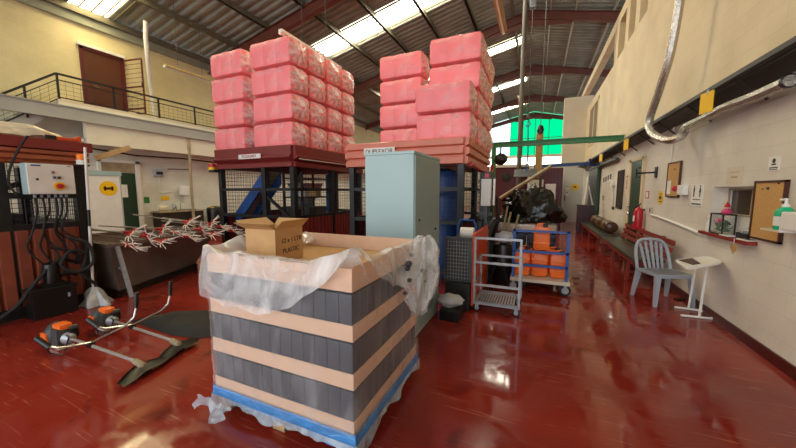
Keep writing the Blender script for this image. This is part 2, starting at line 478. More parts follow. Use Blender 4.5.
b.bb((-2.6, YB-.02, 6.6), (2.4, YB+.04, 6.66)); b.to('glazing_bars', 'green', o)
o = gable('window_4', -9.2, -2.66, 5.05, 'white_panel')
b = MB()
for x in (-7.5, -6, -4.6, -3.6): b.bb((x-.03, YB-.02, 5.05), (x+.03, YB+.04, ROOF(x)-.1))
b.bb((-9, YB-.02, 6.3), (-2.7, YB+.04, 6.36)); b.to('glazing_bars', 'steel', o)
struct(MB().bb((-9.2, YB+.05, 4.05), (2.4, YB+.1, 4.8)).to('window_5', 'bright'))
# roof: corrugated sheets, ridges running down the slope
def corr(x0, x1, y0, y1, dz, pitch=.3, th=.07):
    mb = MB(); ys = []
    y = y0
    while y < y1:
        ys += [(y, 0), (y+pitch*.3, 0), (y+pitch*.45, th), (y+pitch*.85, th)]
        y += pitch
    ys.append((y, 0))
    a = [mb.bm.verts.new((x0, yy, ROOF(x0)+dz+zz)) for yy, zz in ys]
    b = [mb.bm.verts.new((x1, yy, ROOF(x1)+dz+zz)) for yy, zz in ys]
    for i in range(len(ys)-1): mb.bm.faces.new((a[i], a[i+1], b[i+1], b[i]))
    return mb
struct(corr(-12.5, -.6, -7, 34.1, .03).to('ceiling', 'roof'))
struct(corr(-.6, 11, -7, 34.1, .03).to('ceiling_slope', 'roof'))
struct(MB().bb((10.9, -7, 0), (11, 34, 6.6)).to('wall_outer', 'plaster'))
n = 6
for i, (y0, y1, xa, xb) in enumerate([(4.65, 5.73, -11.85, -1.0), (10.85, 11.97, -8.6, -1.0), (17.15, 18.15, -8.6, -1.0), (23.15, 24.2, -8.6, -1.0), (29.2, 30.2, -8.6, -1.0)]):
    o = struct(corr(xa, xb, y0, y1-.2, .018, .3, .02).to('window_%d' % (n+i), 'sky_panel_near' if i == 0 else 'sky_panel'))
    fr = MB(); 
    for yy in (y0, y1): fr.prism([(xa, yy-.03, ROOF(xa)-.02), (xb, yy-.03, ROOF(xb)-.02), (xb, yy-.03, ROOF(xb)+.03), (xa, yy-.03, ROOF(xa)+.03)], (0, .06, 0))
    fr.to('window_frame', 'purlin', o)
    if i == 0:
        fb_ = MB()
        for q in range(3): yy = y0+.27*(q+1); fb_.prism([(xa, yy-.02, ROOF(xa)-.0), (xb, yy-.02, ROOF(xb)-.0), (xb, yy-.02, ROOF(xb)+.012), (xa, yy-.02, ROOF(xa)+.012)], (0, .04, 0))
        fb_.to('glazing_bars', 'batten', o)
# trusses of red oxide I-beam and purlins along the hall
k = 7
def ibeam(mb, a, b, w, h):
    a = Vector(a); b = Vector(b)
    mb.bar(a+Vector((0, 0, h/2-.012)), b+Vector((0, 0, h/2-.012)), w, .024); mb.bar(a-Vector((0, 0, h/2-.012)), b-Vector((0, 0, h/2-.012)), w, .024); mb.bar(a, b, .03, h)
for y in (2.65, 8.8, 14.95, 21.1, 27.25, 33.4):
    t_ = MB()
    ibeam(t_, (-11.95, y, ROOF(-11.95)-.32), (-.6, y, ROOF(-.6)-.32), .2, .36)
    ibeam(t_, (-.6, y, ROOF(-.6)-.32), (10.8, y, ROOF(10.8)-.32), .2, .36)
    for s in (-1, 1): t_.prism([(-.6, y-.02, ROOF(-.6)-.75), (-.6+s*1.6, y-.02, ROOF(1)-.6), (-.6+s*1.6, y-.02, ROOF(1)-.45), (-.6, y-.02, ROOF(-.6)-.45)], (0, .04, 0))
    struct(t_.to('trim_%d' % k, 'truss')); k += 1
for x in (-11.85, -10.35, -8.8, -7.2, -5.7, -4.2, -2.7, -1.2):
    pz = ROOF(x)-.08
    struct(MB().bb((x-.04, -7, pz-.09), (x+.04, 34, pz+.08)).bb((x-.07, -7, pz-.09), (x+.04, 34, pz-.07)).to('trim_%d' % k, 'purlin')); k += 1
for x in (.2, 1.1, 2.4, 3.8, 5.4, 7.2, 9.0):
    pz = ROOF(x)-.08
    struct(MB().bb((x-.03, -7, pz-.07), (x+.03, 34, pz+.07)).to('trim_%d' % k, 'purlinR')); k += 1
# partition across the far end of the right aisle
struct(MB().bb((1.06, 17.9, 2.84), (2.3, 18.3, 6.08)).to('wall_partition', 'plasterb'))
o = struct(MB().bb((1.22, 17.95, 0), (2.05, 18.2, 2.84)).to('door_3', 'gwhite'))
MB().bb((1.14, 17.9, 0), (1.22, 18.25, 2.84)).bb((1.22, 17.9, 2.76), (2.05, 18.25, 2.84)).to('door_frame', 'white', o)
MB().bb((1.27, 17.91, 1.05), (1.31, 17.95, 1.35)).to('door_handle', 'black', o)
# doors on the left wall
o = struct(MB().bb((XL-.02, 4.97, 3.84), (XL+.03, 5.85, 5.56)).to('door_1', 'brown'))
MB().bb((XL, 4.9, 3.84), (XL+.06, 4.97, 5.62)).bb((XL, 5.85, 3.84), (XL+.06, 5.92, 5.62)).bb((XL, 4.9, 5.56), (XL+.06, 5.92, 5.64)).to('door_frame', 'maroon', o)
MB().bb((XL, 4.86, 5.64), (XL+.1, 5.96, 5.72)).to('lintel', 'white', o)
MB().tube([(XL+.03, 5.1, 4.6), (XL+.09, 5.1, 4.6), (XL+.09, 5.25, 4.58)], .015).to('door_handle', 'chrome', o)
o = struct(MB().bb((XL-.02, 5.12, 0), (XL+.02, 6.0, 2.12)).to('door_2', 'dkgreen'))
MB().bb((XL, 5.05, 0), (XL+.08, 5.12, 2.5)).bb((XL, 6.0, 0), (XL+.08, 6.12, 2.5)).bb((XL, 5.05, 2.42), (XL+.08, 6.12, 2.5)).to('door_frame', 'white', o)
MB().bb((XL, 5.12, 2.14), (XL+.04, 6.0, 2.42)).to('transom', 'stoneware', o)
MB().bb((XL+.03, 5.5, 1.35), (XL+.04, 5.75, 1.75)).to('notice', 'paper', o)
# green door and grey sliding door in the right wall
o = struct(MB().bb((XR-.03, 8.2, 0), (XR+.01, 9.05, 2.22)).to('door_4', 'dkgreen'))
MB().bb((XR-.05, 8.12, 0), (XR+.01, 8.2, 2.28)).bb((XR-.05, 9.05, 0), (XR+.01, 9.25, 2.28)).bb((XR-.05, 8.12, 2.22), (XR+.01, 9.25, 2.28)).to('door_frame', 'plaster', o)
MB().ball((XR-.06, 8.95, 1.02), .035).ball((XR-.06, 8.95, 1.2), .03).to('door_handle', 'chrome', o)
o = struct(MB().bb((XR-.1, 13.2, .02), (XR-.04, 15.2, 2.38)).to('door_5', 'galvdark'))
MB().bb((XR-.13, 13.1, .02), (XR-.04, 13.2, 2.42)).to('door_edge', 'dkgreen', o)
MB().tube([(XR-.08, 10.4, 2.42), (XR-.08, 15.4, 2.42)], .05).to('slide_rail', 'galvdark', o)

# ------------------------------------------------------------------ balcony fittings on the left wall
def wire_grid(mb, p0, ux, uz, nx, nz, r=.004, seg=4):
    """welded wire grid: corner p0, edge vectors ux, uz"""
    p0 = Vector(p0); ux = Vector(ux); uz = Vector(uz)
    for i in range(nx+1): mb.tube([p0+ux*i/nx, p0+ux*i/nx+uz], r, seg)
    for j in range(nz+1): mb.tube([p0+uz*j/nz, p0+uz*j/nz+ux], r, seg)
    return mb
rl = thing('balcony_railing', 'long black balcony railing with wire infill along the left wall', 'railing', (-11.35, 4.15, 3.9))
ZT, ZB = 4.53, 3.94
ys = [4.15] + [4.15+1.18*i for i in range(1, 24)]
for y in ys: MB().bb((-11.37, y-.02, 3.9), (-11.33, y+.02, ZT)).to('post', 'black', rl, world=True)
MB().bb((-11.38, 4.13, ZT-.02), (-11.32, 31.3, ZT+.025)).to('top_rail', 'black', rl, world=True)
MB().bb((-11.36, 4.15, ZT-.16), (-11.34, 31.3, ZT-.135)).to('middle_rail', 'black', rl, world=True)
MB().bb((-11.36, 4.15, ZB), (-11.34, 31.3, ZB+.025)).to('bottom_rail', 'black', rl, world=True)
wg = MB()
for a, b in zip(ys[:9], ys[1:10]): wire_grid(wg, (-11.35, a, ZB), (0, b-a, 0), (0, 0, ZT-.15-ZB), 8, 4, .003)
wg.to('wire_infill', 'black', rl, world=True)
st = thing('stair_railing', 'black stair railing sloping down from the balcony corner', 'railing', (-11.35, 3.9, 3.3))
A0 = Vector((-11.35, 4.13, ZT)); A1 = Vector((-11.35, 1.9, ZT-1.8))
MB().bar(A0, A1, .05).to('top_rail', 'black', st, world=True)
MB().bar(A0-Vector((0, 0, .16)), A1-Vector((0, 0, .16)), .022).to('middle_rail', 'black', st, world=True)
MB().bar(A0-Vector((0, 0, .62)), A1-Vector((0, 0, .62)), .025).to('bottom_rail', 'black', st, world=True)
for f in (.26, .75): p = A0.lerp(A1, f); MB().bb((p.x-.02, p.y-.02, p.z-.75), (p.x+.02, p.y+.02, p.z)).to('post', 'black', st, world=True)
wg = MB()
for f in [i/14 for i in range(1, 14)]: p = A0.lerp(A1, f); wg.tube([p-Vector((0, 0, .6)), p-Vector((0, 0, .15))], .003, 4)
for d in (.25, .35, .45, .55): wg.tube([A0-Vector((0, 0, d)), A1-Vector((0, 0, d))], .003, 4)
wg.to('wire_infill', 'black', st, world=True)
sg = MB(); sg.prism([(-12, 4.1, 3.55), (-12, 4.1, 3.85), (-12, .6, 1.05), (-12, .6, .7)], (.05, 0, 0)); sg.prism([(-11.4, 4.1, 3.55), (-11.4, 4.1, 3.85), (-11.4, .6, 1.05), (-11.4, .6, .7)], (.05, 0, 0))
for i in range(14):
    y = 4.0-i*.25; sg.bb((-11.95, y-.25, 3.62-i*.2), (-11.4, y, 3.65-i*.2))
o = struct(sg.to('trim_60', 'girder'))
gt = thing('security_gate', 'maroon barred steel gate swung open beside the upper brown door', 'gate', (-11.95, 5.92, 3.9))
g0 = Vector((-11.95, 5.93, 3.95)); gx = Vector((.72, .12, 0)); gz = Vector((0, 0, 1.62))
f = MB()
for a, b in ((g0, g0+gz), (g0+gx, g0+gx+gz), (g0, g0+gx), (g0+gz, g0+gz+gx), (g0+gz*.5, g0+gz*.5+gx), (g0+gz*.1, g0+gz*.1+gx)): f.bar(a, b, .035)
f.to('gate_frame', 'maroon', gt, world=True)
f = MB()
for i in range(1, 12): f.tube([g0+gz*i/12, g0+gz*i/12+gx], .006, 5)
f.to('bars', 'maroon', gt, world=True)
MB().box(tuple(g0+gx*.97+gz*.52), (.05, .04, .14)).to('lock_box', 'black', gt, world=True)
o = MB().tube([(-10.95, 6.1, 6.62), (-11.1, 6.15, 6.2), (-11.45, 6.35, 5.5), (-11.7, 6.5, 5.1), (-11.9, 6.68, 4.2), (-11.9, 6.68, 3.9)], .06, 10).to('downpipe', 'white', smooth=True)
origin(tag(o, 'bent white pipe rising from the balcony to the roof', 'pipe'), (-11.9, 6.68, 3.9))
def batten(name, a, b, label, wires, mat='batten', group=None, w=.1):
    a = Vector(a); b = Vector(b); t = thing(name, label, 'light', tuple((a+b)/2), 0, group)
    MB().bar(a, b, w, .06).to('housing', mat, t, world=True)
    d = (b-a).normalized()
    MB().tube([a+d*.06-Vector((0, 0, .055)), b-d*.06-Vector((0, 0, .055))], .018, 8).to('tube', 'white', t, world=True)
    for e in (a, b): MB().box(tuple(e-Vector((0, 0, .045))), (.05, .05, .06)).to('lamp_holder', 'white', t, world=True)
    for p in wires:
        p = Vector(p); MB().tube([p, Vector((p.x, p.y, ROOF(p.x)+.02))], .006, 5).to('suspension_wire', 'galvdark', t, world=True)
    return t
batten('strip_light', (-10, 5.98, 5.17), (-10, 7.4, 5.17), 'unlit yellowed strip light hanging near the upper left wall beyond the gate', [(-10, 6.35, 5.2), (-10, 7.1, 5.2)])
batten('strip_light', (-4.8, 5.1, 4.72), (-4.8, 7.2, 4.72), 'white strip light hanging just above the taller pink pack stack', [(-4.8, 5.75, 4.75), (-4.8, 6.6, 4.75)], 'white', None, .09)
batten('strip_light', (-.85, 4.6, 5.2), (-.85, 7.95, 5.2), 'nearest brown boxed strip light hanging under the roof ridge', [(-.85, 5.4, 5.22), (-.85, 7.4, 5.22)], 'batten', None, .14)
batten('strip_light', (-.8, 13.4, 5.2), (-.8, 15.7, 5.2), 'small brown strip light hanging farther off beside the tall grey pole', [(-.8, 13.8, 5.22), (-.8, 15.3, 5.22)], 'batten', None, .14)

# ------------------------------------------------------------------ wash area under the balcony
sk = thing('sink_counter', 'long counter with steel sink against the left wall under the balcony', 'sink', (-11.7, 7.1, 0))
MB().bb((-11.98, 6.35, .82), (-11.4, 7.9, .86)).to('countertop', 'stoneware', sk, world=True)
MB().bb((-11.95, 6.4, 0), (-11.45, 7.85, .82)).to('cabinet', 'darkmetal', sk, world=True)
MB().bb((-11.85, 6.9, .855), (-11.5, 7.6, .9), .01).to('basin', 'chrome', sk, world=True)
MB().tube([(-11.9, 7.3, .86), (-11.9, 7.3, 1.12), (-11.85, 7.3, 1.17), (-11.75, 7.3, 1.13)], .014, 8).to('tap', 'chrome', sk, world=True)
t = thing('rinse_jug', 'steel jug standing on the sink counter', 'jug', (-11.7, 6.98, .9)); MB().lathe([(.06, 0), (.07, .02), (.065, .15), (.05, .18)]).to('body', 'chrome', t, True); MB().tube([(.06, 0, .14), (.11, 0, .12), (.1, 0, .05), (.065, 0, .03)], .008, 6).to('handle', 'chrome', t)
o = MB().ball((0, 0, 0), .14, (1, 1.3, .9), 12, .3).to('plastic_bag', 'plasterb', None, True); o.location = (-11.7, 6.6, .96); tag(o, 'crumpled pale plastic bag on the near end of the sink counter', 'bag')
t = thing('waste_bin', 'black waste bin with yellow lid right of the sink counter', 'bin', (-11.5, 8.35, 0))
MB().lathe([(.24, 0), (.3, .75), (.29, .8)], seg=20).to('body', 'blackp', t, True); MB().lathe([(.305, .8), (.28, .9), (.1, .97)], seg=20).to('lid', 'blackp', t, True); MB().box((.1, -.2, .93), (.14, .1, .04)).to('flap', 'yellow', t)
t = thing('electrical_box', 'grey electrical box high on the tiled left wall', 'switch box', (-11.97, 6.7, 2.1))
MB().box((0, 0, .08), (.1, .3, .26), None, .012).to('body', 'greyp', t); MB().box((.052, 0, .06), (.01, .2, .1)).to('window', 'blackp', t)
MB().tube([(0, 0, -.05), (0, 0, -.6), (0, .4, -.6)], .012, 6).to('conduit', 'white', t)
t = thing('paper_towel_dispenser', 'white paper towel dispenser on the left wall above the sink', 'dispenser', (-11.88, 7.47, 1.38))
MB().box((0, 0, .18), (.2, .28, .34), None, .04).to('body', 'whitep', t, True); MB().box((.06, 0, -.0), (.07, .2, .02)).to('slot', 'greyp', t)
o = MB().box((0, 0, 0), (.01, .26, .15)).to('notice_sign', 'yellow'); o.location = (-11.99, 6.86, 1.3); tag(o, 'small yellow notice on the tiles left of the towel dispenser', 'sign')
o = MB().box((0, 0, 0), (.012, .16, .2)).to('exit_sign', 'green'); o.location = (-11.99, 6.28, 1.25); tag(o, 'small green and white sign by the lower door frame', 'sign')
t = thing('wall_bar', 'thin dark bar bracket on the left wall above the towel dispenser', 'bracket', (-11.97, 7.3, 2.32)); MB().tube([(0, -.3, 0), (.25, -.1, .0), (.25, .4, .02)], .02, 6).to('bar', 'galvdark', t)
o = MB().tube([(-11.8, 4.7, 2.78), (-11.8, 6, 2.68), (-11.8, 7.4, 2.72), (-11.8, 9.5, 2.66), (-11.8, 14, 2.75)], .025, 6).to('cable', 'black'); origin(tag(o, 'black cable sagging below the white balcony bulkhead', 'cable'), (-11.8, 6, 2.7))
lk = thing('panel_cabinet', 'white cabinet with pale blue top and a round yellow sign', 'cabinet', (-10.95, 4.67, 0))
MB().bb((-.25, -.38, 0), (.15, .38, 1.97)).to('body', 'white', lk); MB().bb((-.27, -.4, 1.97), (.17, .4, 2.09)).to('top', 'cabtop', lk)
f = MB().lathe([(.2, 0), (.2, .008)], seg=28, M4=Matrix.Rotation(PI/2, 4, 'Y')); f.bm.transform(Matrix.Translation((.15, .08, 1.62))); f.to('round_sign', 'yellow', lk)
f = MB(); f.box((.162, .08, 1.62), (.006, .22, .06)).box((.162, .0, 1.62), (.006, .04, .12)).box((.162, .16, 1.62), (.006, .04, .12)).to('sign_mark', 'frame', lk)
MB().box((.152, .36, 1.0), (.01, .02, 1.9)).to('door_gap', 'greyp', lk)

# ------------------------------------------------------------------ the caged machines
def rim(mb, p0, p1, out, prof):
    """sheet profile [(offset outwards, z)] run from p0 to p1, closed at the back"""
    p0 = Vector(p0); p1 = Vector(p1); out = Vector(out)
    poly = [p0+out*o+Vector((0, 0, z)) for o, z in prof]
    zmin = min(z for o, z in prof); zmax = max(z for o, z in prof)
    poly += [p0+out*(-.04)+Vector((0, 0, prof[-1][1])), p0+out*(-.04)+Vector((0, 0, prof[0][1]))]
    return mb.prism(poly, p1-p0)
PROF1 = [(.06, .40), (.06, .21), (.10, .195), (.10, .17), (.03, .13), (.0, .10), (.05, .08), (.05, 0), (.0, -.005)]
PROF2 = [(.03, .42), (.07, .40), (.07, .31), (.02, .285), (.02, .27), (.08, .255), (.08, .165), (.02, .14), (.02, .125), (.06, .11), (.06, .01), (.0, 0)]
def caged(t, x0, x1, y0, y1, ztop, h, prof, mat, lowmat, nx=2, ny=2, zdk=2.39, mid=.5):
    zb = ztop-h
    for nm, a, b, out in (('front_rim', (x0, y0, zb), (x1, y0, zb), (0, -1, 0)), ('side_rim', (x1, y0, zb), (x1, y1, zb), (1, 0, 0)), ('side_rim', (x0, y0, zb), (x0, y1, zb), (-1, 0, 0)), ('back_rim', (x0, y1, zb), (x1, y1, zb), (0, 1, 0))):
        rim(MB(), a, b, out, prof).to(nm, mat, t, world=True)
    MB().bb((x0, y0, ztop-.09), (x1, y1, zdk)).to('deck', 'darkmetal', t, world=True)
    s = .05
    xs = [x0+s, x0+s+(x1-x0-2*s)*mid, x1-s]; ys_ = [y0+s+(y1-y0-2*s)*i/ny for i in range(ny+1)]
    for x in xs:
        for y in ys_:
            if x in (xs[0], xs[-1]) or y in (ys_[0], ys_[-1]): MB().bb((x-s, y-s, 0), (x+s, y+s, zb+.05)).to('post', 'black', t, world=True)
    for z in (.15, 1.0, 1.55):
        MB().bb((x0, y0+.01, z), (x1, y0+.06, z+.06)).to('rail', 'black', t, world=True); MB().bb((x0, y1-.06, z), (x1, y1-.01, z+.06)).to('rail', 'black', t, world=True)
        for x in (x0+.01, x1-.06): MB().bb((x, y0, z), (x+.05, y1, z+.06)).to('rail', 'black', t, world=True)
    for (a, ux, n) in (((x0+.05, y0+.03, 1.05), (x1-x0-.1, 0, 0), 30), ((x0+.03, y0+.05, 1.05), (0, y1-y0-.1, 0), 30), ((x1-.03, y0+.05, 1.05), (0, y1-y0-.1, 0), 30), ((x0+.05, y1-.03, 1.05), (x1-x0-.1, 0, 0), 26)):
        wire_grid(MB(), a, ux, (0, 0, zb-1.08), n, 12, .003).to('mesh_panel', 'black', t, world=True)
    for (a, b) in (((x1-.035, y0+.1, .2), (x1-.02, y1-.1, 1.0)), ((x0+.02, y0+.1, .2), (x0+.035, y1-.1, 1.0))):
        cp = MB(); L = b[1]-a[1]; nn = int(L/.12)
        cp.bb(a, b)
        for i in range(nn): cp.bb((a[0]+.01, a[1]+i*L/nn, a[2]), (b[0]+.02, a[1]+(i+.5)*L/nn, b[2]))
        cp.to('lower_panel', lowmat, t, world=True)
def beacon(t, loc, lens, r=.05, base='yellow'):
    bm_ = MB().lathe([(r*1.1, 0), (r*1.1, .06)], seg=14); bm_.bm.transform(Matrix.Translation(Vector(loc))); b_ = bm_.to('beacon', base, t, True, True)
    l_ = MB().lathe([(r, .06), (r, .12), (r*.7, .14)], seg=14); l_.bm.transform(Matrix.Translation(Vector(loc))); l_.to('beacon_lens', lens, b_, True, True)
m1 = thing('caged_machine', 'black mesh-caged machine under a dark red rim, left stack of pink packs on top', 'machine', (-5.3, 6.0, 0))
caged(m1, -6.37, -4.27, 4.75, 7.3, 2.42, .40, PROF1, 'dkred', 'dkred', 2, 2, 2.39, .63)
sg = MB().bb((-5.58, 4.628, 2.19), (-4.98, 4.64, 2.28)).to('sign', 'paper', m1, world=True); text_bm('ROXINSPEX', .075, faceY((-5.28, 4.625, 2.235))).to('lettering', 'redink', sg, world=True)
MB().bb((-4.17, 4.8, 2.155), (-4.155, 7.25, 2.17)).to('trim_strip', 'paper', m1, world=True)
MB().bar((-5.25, 4.8, 1.6), (-4.4, 4.8, 1.0), .05).to('brace', 'black', m1, world=True)
beacon(m1, (-6.45, 4.68, 2.0), 'redp', .07)
MB().bb((-6.5, 4.63, 1.95), (-6.32, 4.75, 2.0)).to('beacon_bracket', 'black', m1, world=True)
# the works inside the first cage
cv = thing('inclined_conveyor', 'blue inclined conveyor inside the dark red rimmed cage', 'conveyor', (-5.8, 5.3, 0))
for yy in (5.05, 5.5): MB().prism([(-6.28, yy, .75), (-6.28, yy, 1.05), (-5.35, yy, 2.0), (-5.35, yy, 1.7)], (0, .05, 0)).to('side_beam', 'blue', cv, world=True)
MB().prism([(-6.28, 5.1, .99), (-6.28, 5.1, 1.03), (-5.35, 5.1, 1.98), (-5.35, 5.1, 1.94)], (0, .4, 0)).to('belt', 'stoneware', cv, world=True)
for x, z in ((-6.15, .9), (-5.5, 1.55)): MB().bb((x-.03, 5.25, 0), (x+.03, 5.31, z)).to('leg', 'dkblue', cv, world=True)
rk = thing('storage_rack', 'dark shelf rack with small white boxes inside the left cage', 'rack', (-4.7, 5.6, 0))
for x in (-4.9, -4.42):
    for y in (5.15, 6.1): MB().bb((x-.02, y-.02, 0), (x+.02, y+.02, 1.95)).to('upright', 'darkmetal', rk, world=True)
for z in (.5, .95, 1.4, 1.8): MB().bb((-4.92, 5.13, z), (-4.4, 6.12, z+.025)).to('shelf', 'darkmetal', rk, world=True)
for i, (x, y, z, d, mt, nm) in enumerate([(-4.8, 5.3, 1.425, .16, 'paper', 'white box on the third shelf'), (-4.55, 5.35, 1.425, .14, 'white', 'cream box on the third shelf beside the white box'), (-4.7, 5.3, .975, .2, 'maroon', 'maroon box on the second shelf'), (-4.7, 5.9, 1.425, .2, 'card', 'cardboard box on the third shelf at the back')]):
    o = MB().box((0, 0, d*.45+.001), (d, d, d*.9), None, .008).to('storage_box', mt); o.location = (x, y, z); tag(o, nm+' inside the left cage', 'box')
bp_ = thing('machine_column', 'bright blue steel column inside the left cage seen through the right side', 'column', (-4.75, 6.6, 0)); MB().bb((-4.86, 6.55, 0), (-4.74, 6.67, 1.95)).to('column', 'blue', bp_, world=True); MB().bb((-4.95, 6.46, 0), (-4.65, 6.76, .03)).to('base_plate', 'blue', bp_, world=True)
hp = thing('feed_hopper', 'pale metal hopper on a black body inside the left cage', 'hopper', (-5.6, 6.6, 0))
MB().bb((-6.1, 6.3, 0), (-5.2, 7.0, 1.15)).to('body', 'machgrey', hp, world=True); q = MB().box((-5.6, 6.65, 1.45), (.7, .6, .6), None, 0, .35); q.to('funnel', 'steel', hp, world=True)
m2 = thing('caged_machine', 'black caged machine under a salmon ribbed rim behind the tall grey cabinet', 'machine', (-2.1, 6.2, 0))
caged(m2, -3.22, -1.08, 5.05, 7.5, 2.42, .44, PROF2, 'orange_sheet', 'maroon', 2, 2, 2.352)
sg = MB().bb((-2.85, 4.965, 2.165), (-2.25, 4.975, 2.3)).to('sign', 'paper', m2, world=True); text_bm('DUPLEXOR', .105, faceY((-2.55, 4.962, 2.235))).to('lettering', 'ink', sg, world=True)
MB().tube([(-1.0, 5.2, 1.99), (-.96, 6.0, 1.93), (-.93, 6.9, 1.9), (-.93, 7.3, 2.0), (-.95, 7.45, 2.12)], .035, 8).to('hose', 'redp', m2, True, True)
pt = thing('pressure_tank', 'dark blue upright tank inside the cage behind the grey cabinet', 'tank', (-1.55, 5.6, 0))
MB().lathe([(.26, 0), (.26, .2), (.3, .25), (.3, 1.75), (.22, 1.9), (.08, 1.95)], seg=24).to('shell', 'dkblue', pt, True); MB().tube([(0, 0, 1.9), (0, 0, 2.0), (-.3, 0, 2.0)], .03, 8).to('pipe', 'steel', pt)
pr = thing('press_unit', 'grey press with dark pipes inside the right cage', 'press', (-2.6, 6.2, 0))
MB().bb((-3.0, 5.6, 0), (-2.1, 6.9, .95), .02).to('bed', 'machgrey', pr, world=True); MB().bb((-2.9, 5.8, .95), (-2.25, 6.6, 1.8), .02).to('column', 'machgrey', pr, world=True)
MB().tube([(-2.1, 5.6, .7), (-1.95, 5.5, .9), (-2.0, 5.45, 1.4), (-2.3, 5.5, 1.7)], .04, 8).to('hose', 'blackp', pr, True, True)
gb = thing('grey_column_machine', 'olive grey machine column standing against the right side of the cage', 'machine', (-.86, 6.2, 0))
MB().bb((-1.0, 5.9, 0), (-.74, 6.7, 1.0), .02).to('base', 'machgrey', gb, world=True); MB().bb((-.98, 6.0, 1.0), (-.78, 6.5, 1.9), .02).to('column', 'machgrey', gb, world=True)
for z in (1.1, 1.3, 1.5, 1.7): MB().bb((-1.0, 5.96, z), (-.74, 6.0, z+.06)).to('plate', 'galvdark', gb, world=True)
MB().tube([(-.78, 6.1, 1.6), (-.66, 6.0, 1.4), (-.62, 5.95, 1.0), (-.72, 5.92, .7)], .025, 8).to('hose', 'blackp', gb, True, True)
wb = thing('control_cabinet', 'tall white control cabinet on a thin post right of the salmon rimmed machine', 'control cabinet', (-.82, 5.74, 0))
MB().bb((-.9, 5.66, 1.29), (-.735, 5.8, 1.76), .008).to('body', 'white', wb, world=True); MB().bb((-.70, 5.7, 1.3), (-.67, 5.76, 1.76)).to('strip', 'whitep', wb, world=True); MB().bb((-.84, 5.64, 1.78), (-.77, 5.7, 1.85)).to('red_button_box', 'redp', wb, world=True); MB().bb((-.84, 5.72, 0), (-.79, 5.77, 1.29)).to('post', 'galvdark', wb, world=True)
MB().bb((-.74, 5.72, 1.34), (-.67, 5.74, 1.38)).to('bracket', 'galvdark', wb, world=True)

# ------------------------------------------------------------------ pink packs
PX, PY, PZ = 1.0, .575, .512
def pack_proto():
    t = thing('canister_pack', 'x', 'pack', (0, 0, 0), 0, 'film-wrapped packs of pink canisters')
    b = MB()
    for i in range(3): b.box((-.295+.295*i, 0, PZ/2), (.35, PY-.05, PZ-.03), None, .085)
    b.to('canister_block', 'pink', t, True)
    def f(u, v):
        # v along X, u around the section
        x = -.5+v
        ax = abs(x)
        k = 1 if ax < .40 else max(.16, 1-((ax-.40)/.075)**1.6*.84) if ax < .475 else .16+(ax-.475)*5
        xx = x if ax < .475 else math.copysign(.475+(ax-.475)*1.2, x)
        a = 2*PI*u
        c, s = math.cos(a), math.sin(a)
        n = 5.0
        r = (abs(c)**n+abs(s)**n)**(-1/n)
        wr = 1+.012*math.sin(a*9+x*14)+.02*noise.noise((c*2, s*2, x*6))
        if ax > .40: wr += .13*math.sin(a*11)*(min(ax, .475)-.40)/.075
        xx *= 1.07
        return (xx, c*r*(PY/2-.012)*k*wr, PZ/2+s*r*(PZ/2-.004)*k*wr)
    MB().grid(56, 45, f, True).to('film', 'film', t, True)
    for s in (-1, 1):
        tb = MB()
        def g(u, v, s=s):
            a = 2*PI*u
            rr = .03+.19*v
            zz = .525-.075*v+.012*math.sin(a*9+2*s)*v
            q = 1 if v < .99 else 1.05
            sq = (abs(math.cos(a))**4+abs(math.sin(a))**4)**(-.25)
            return (s*zz, math.cos(a)*rr*1.15*q*sq, PZ/2+math.sin(a)*rr*q*sq)
        tb.grid(40, 5, g, True).to('gathered_end', 'film_tie', t, True)
    return t
pk = pack_proto(); first_pack = [True]
def put_pack(x, y, z, label, sz=1, sx=1):
    rz = random.uniform(-.02, .02); dx = random.uniform(-.012, .012)
    if first_pack[0]:
        first_pack[0] = False; pk.location = (x+dx, y, z); pk.rotation_euler = (0, 0, rz); pk['label'] = label; return
    o = dup(pk, (x+dx, y, z), rz, label); o.scale = (sx, 1, sz)
LV = ['bottom layer', 'second layer up', 'third layer up', 'top layer']
RW = ['front row', 'second row', 'third row', 'back row']
for lay in range(4):
    for row in range(4):
        for colm in range(2):
            if colm == 0 and row > 0: continue
            x = -6.04 if colm == 0 else -4.81
            y = 5.05+row*.585+(.02 if colm == 0 else 0)
            put_pack(x, y, 2.392+lay*.515, 'pink wrapped pack on the dark red machine, %s, %s, %s' % (LV[lay], RW[row], 'left column' if colm == 0 else 'right column'), 1, 1 if colm == 0 else 1.09)
for lay in range(4):
    put_pack(-2.62, 6.3, 2.352+lay*.488, 'pink wrapped pack on the salmon machine, %s, left column' % LV[lay], .95)
    for row in (1, 2, 3):
        put_pack(-1.45, 5.98+.59*(row-1)+.02, 2.352+lay*.488, 'pink wrapped pack on the salmon machine, %s, %s, right column' % (LV[lay], RW[row]), .95)
for lay in range(2):
    put_pack(-1.48, 5.39, 2.352+lay*.488, 'pink wrapped pack on the salmon machine, %s, standing out at the front right' % LV[lay].replace('second layer up', 'upper one').replace('bottom layer', 'lower one'), .95)

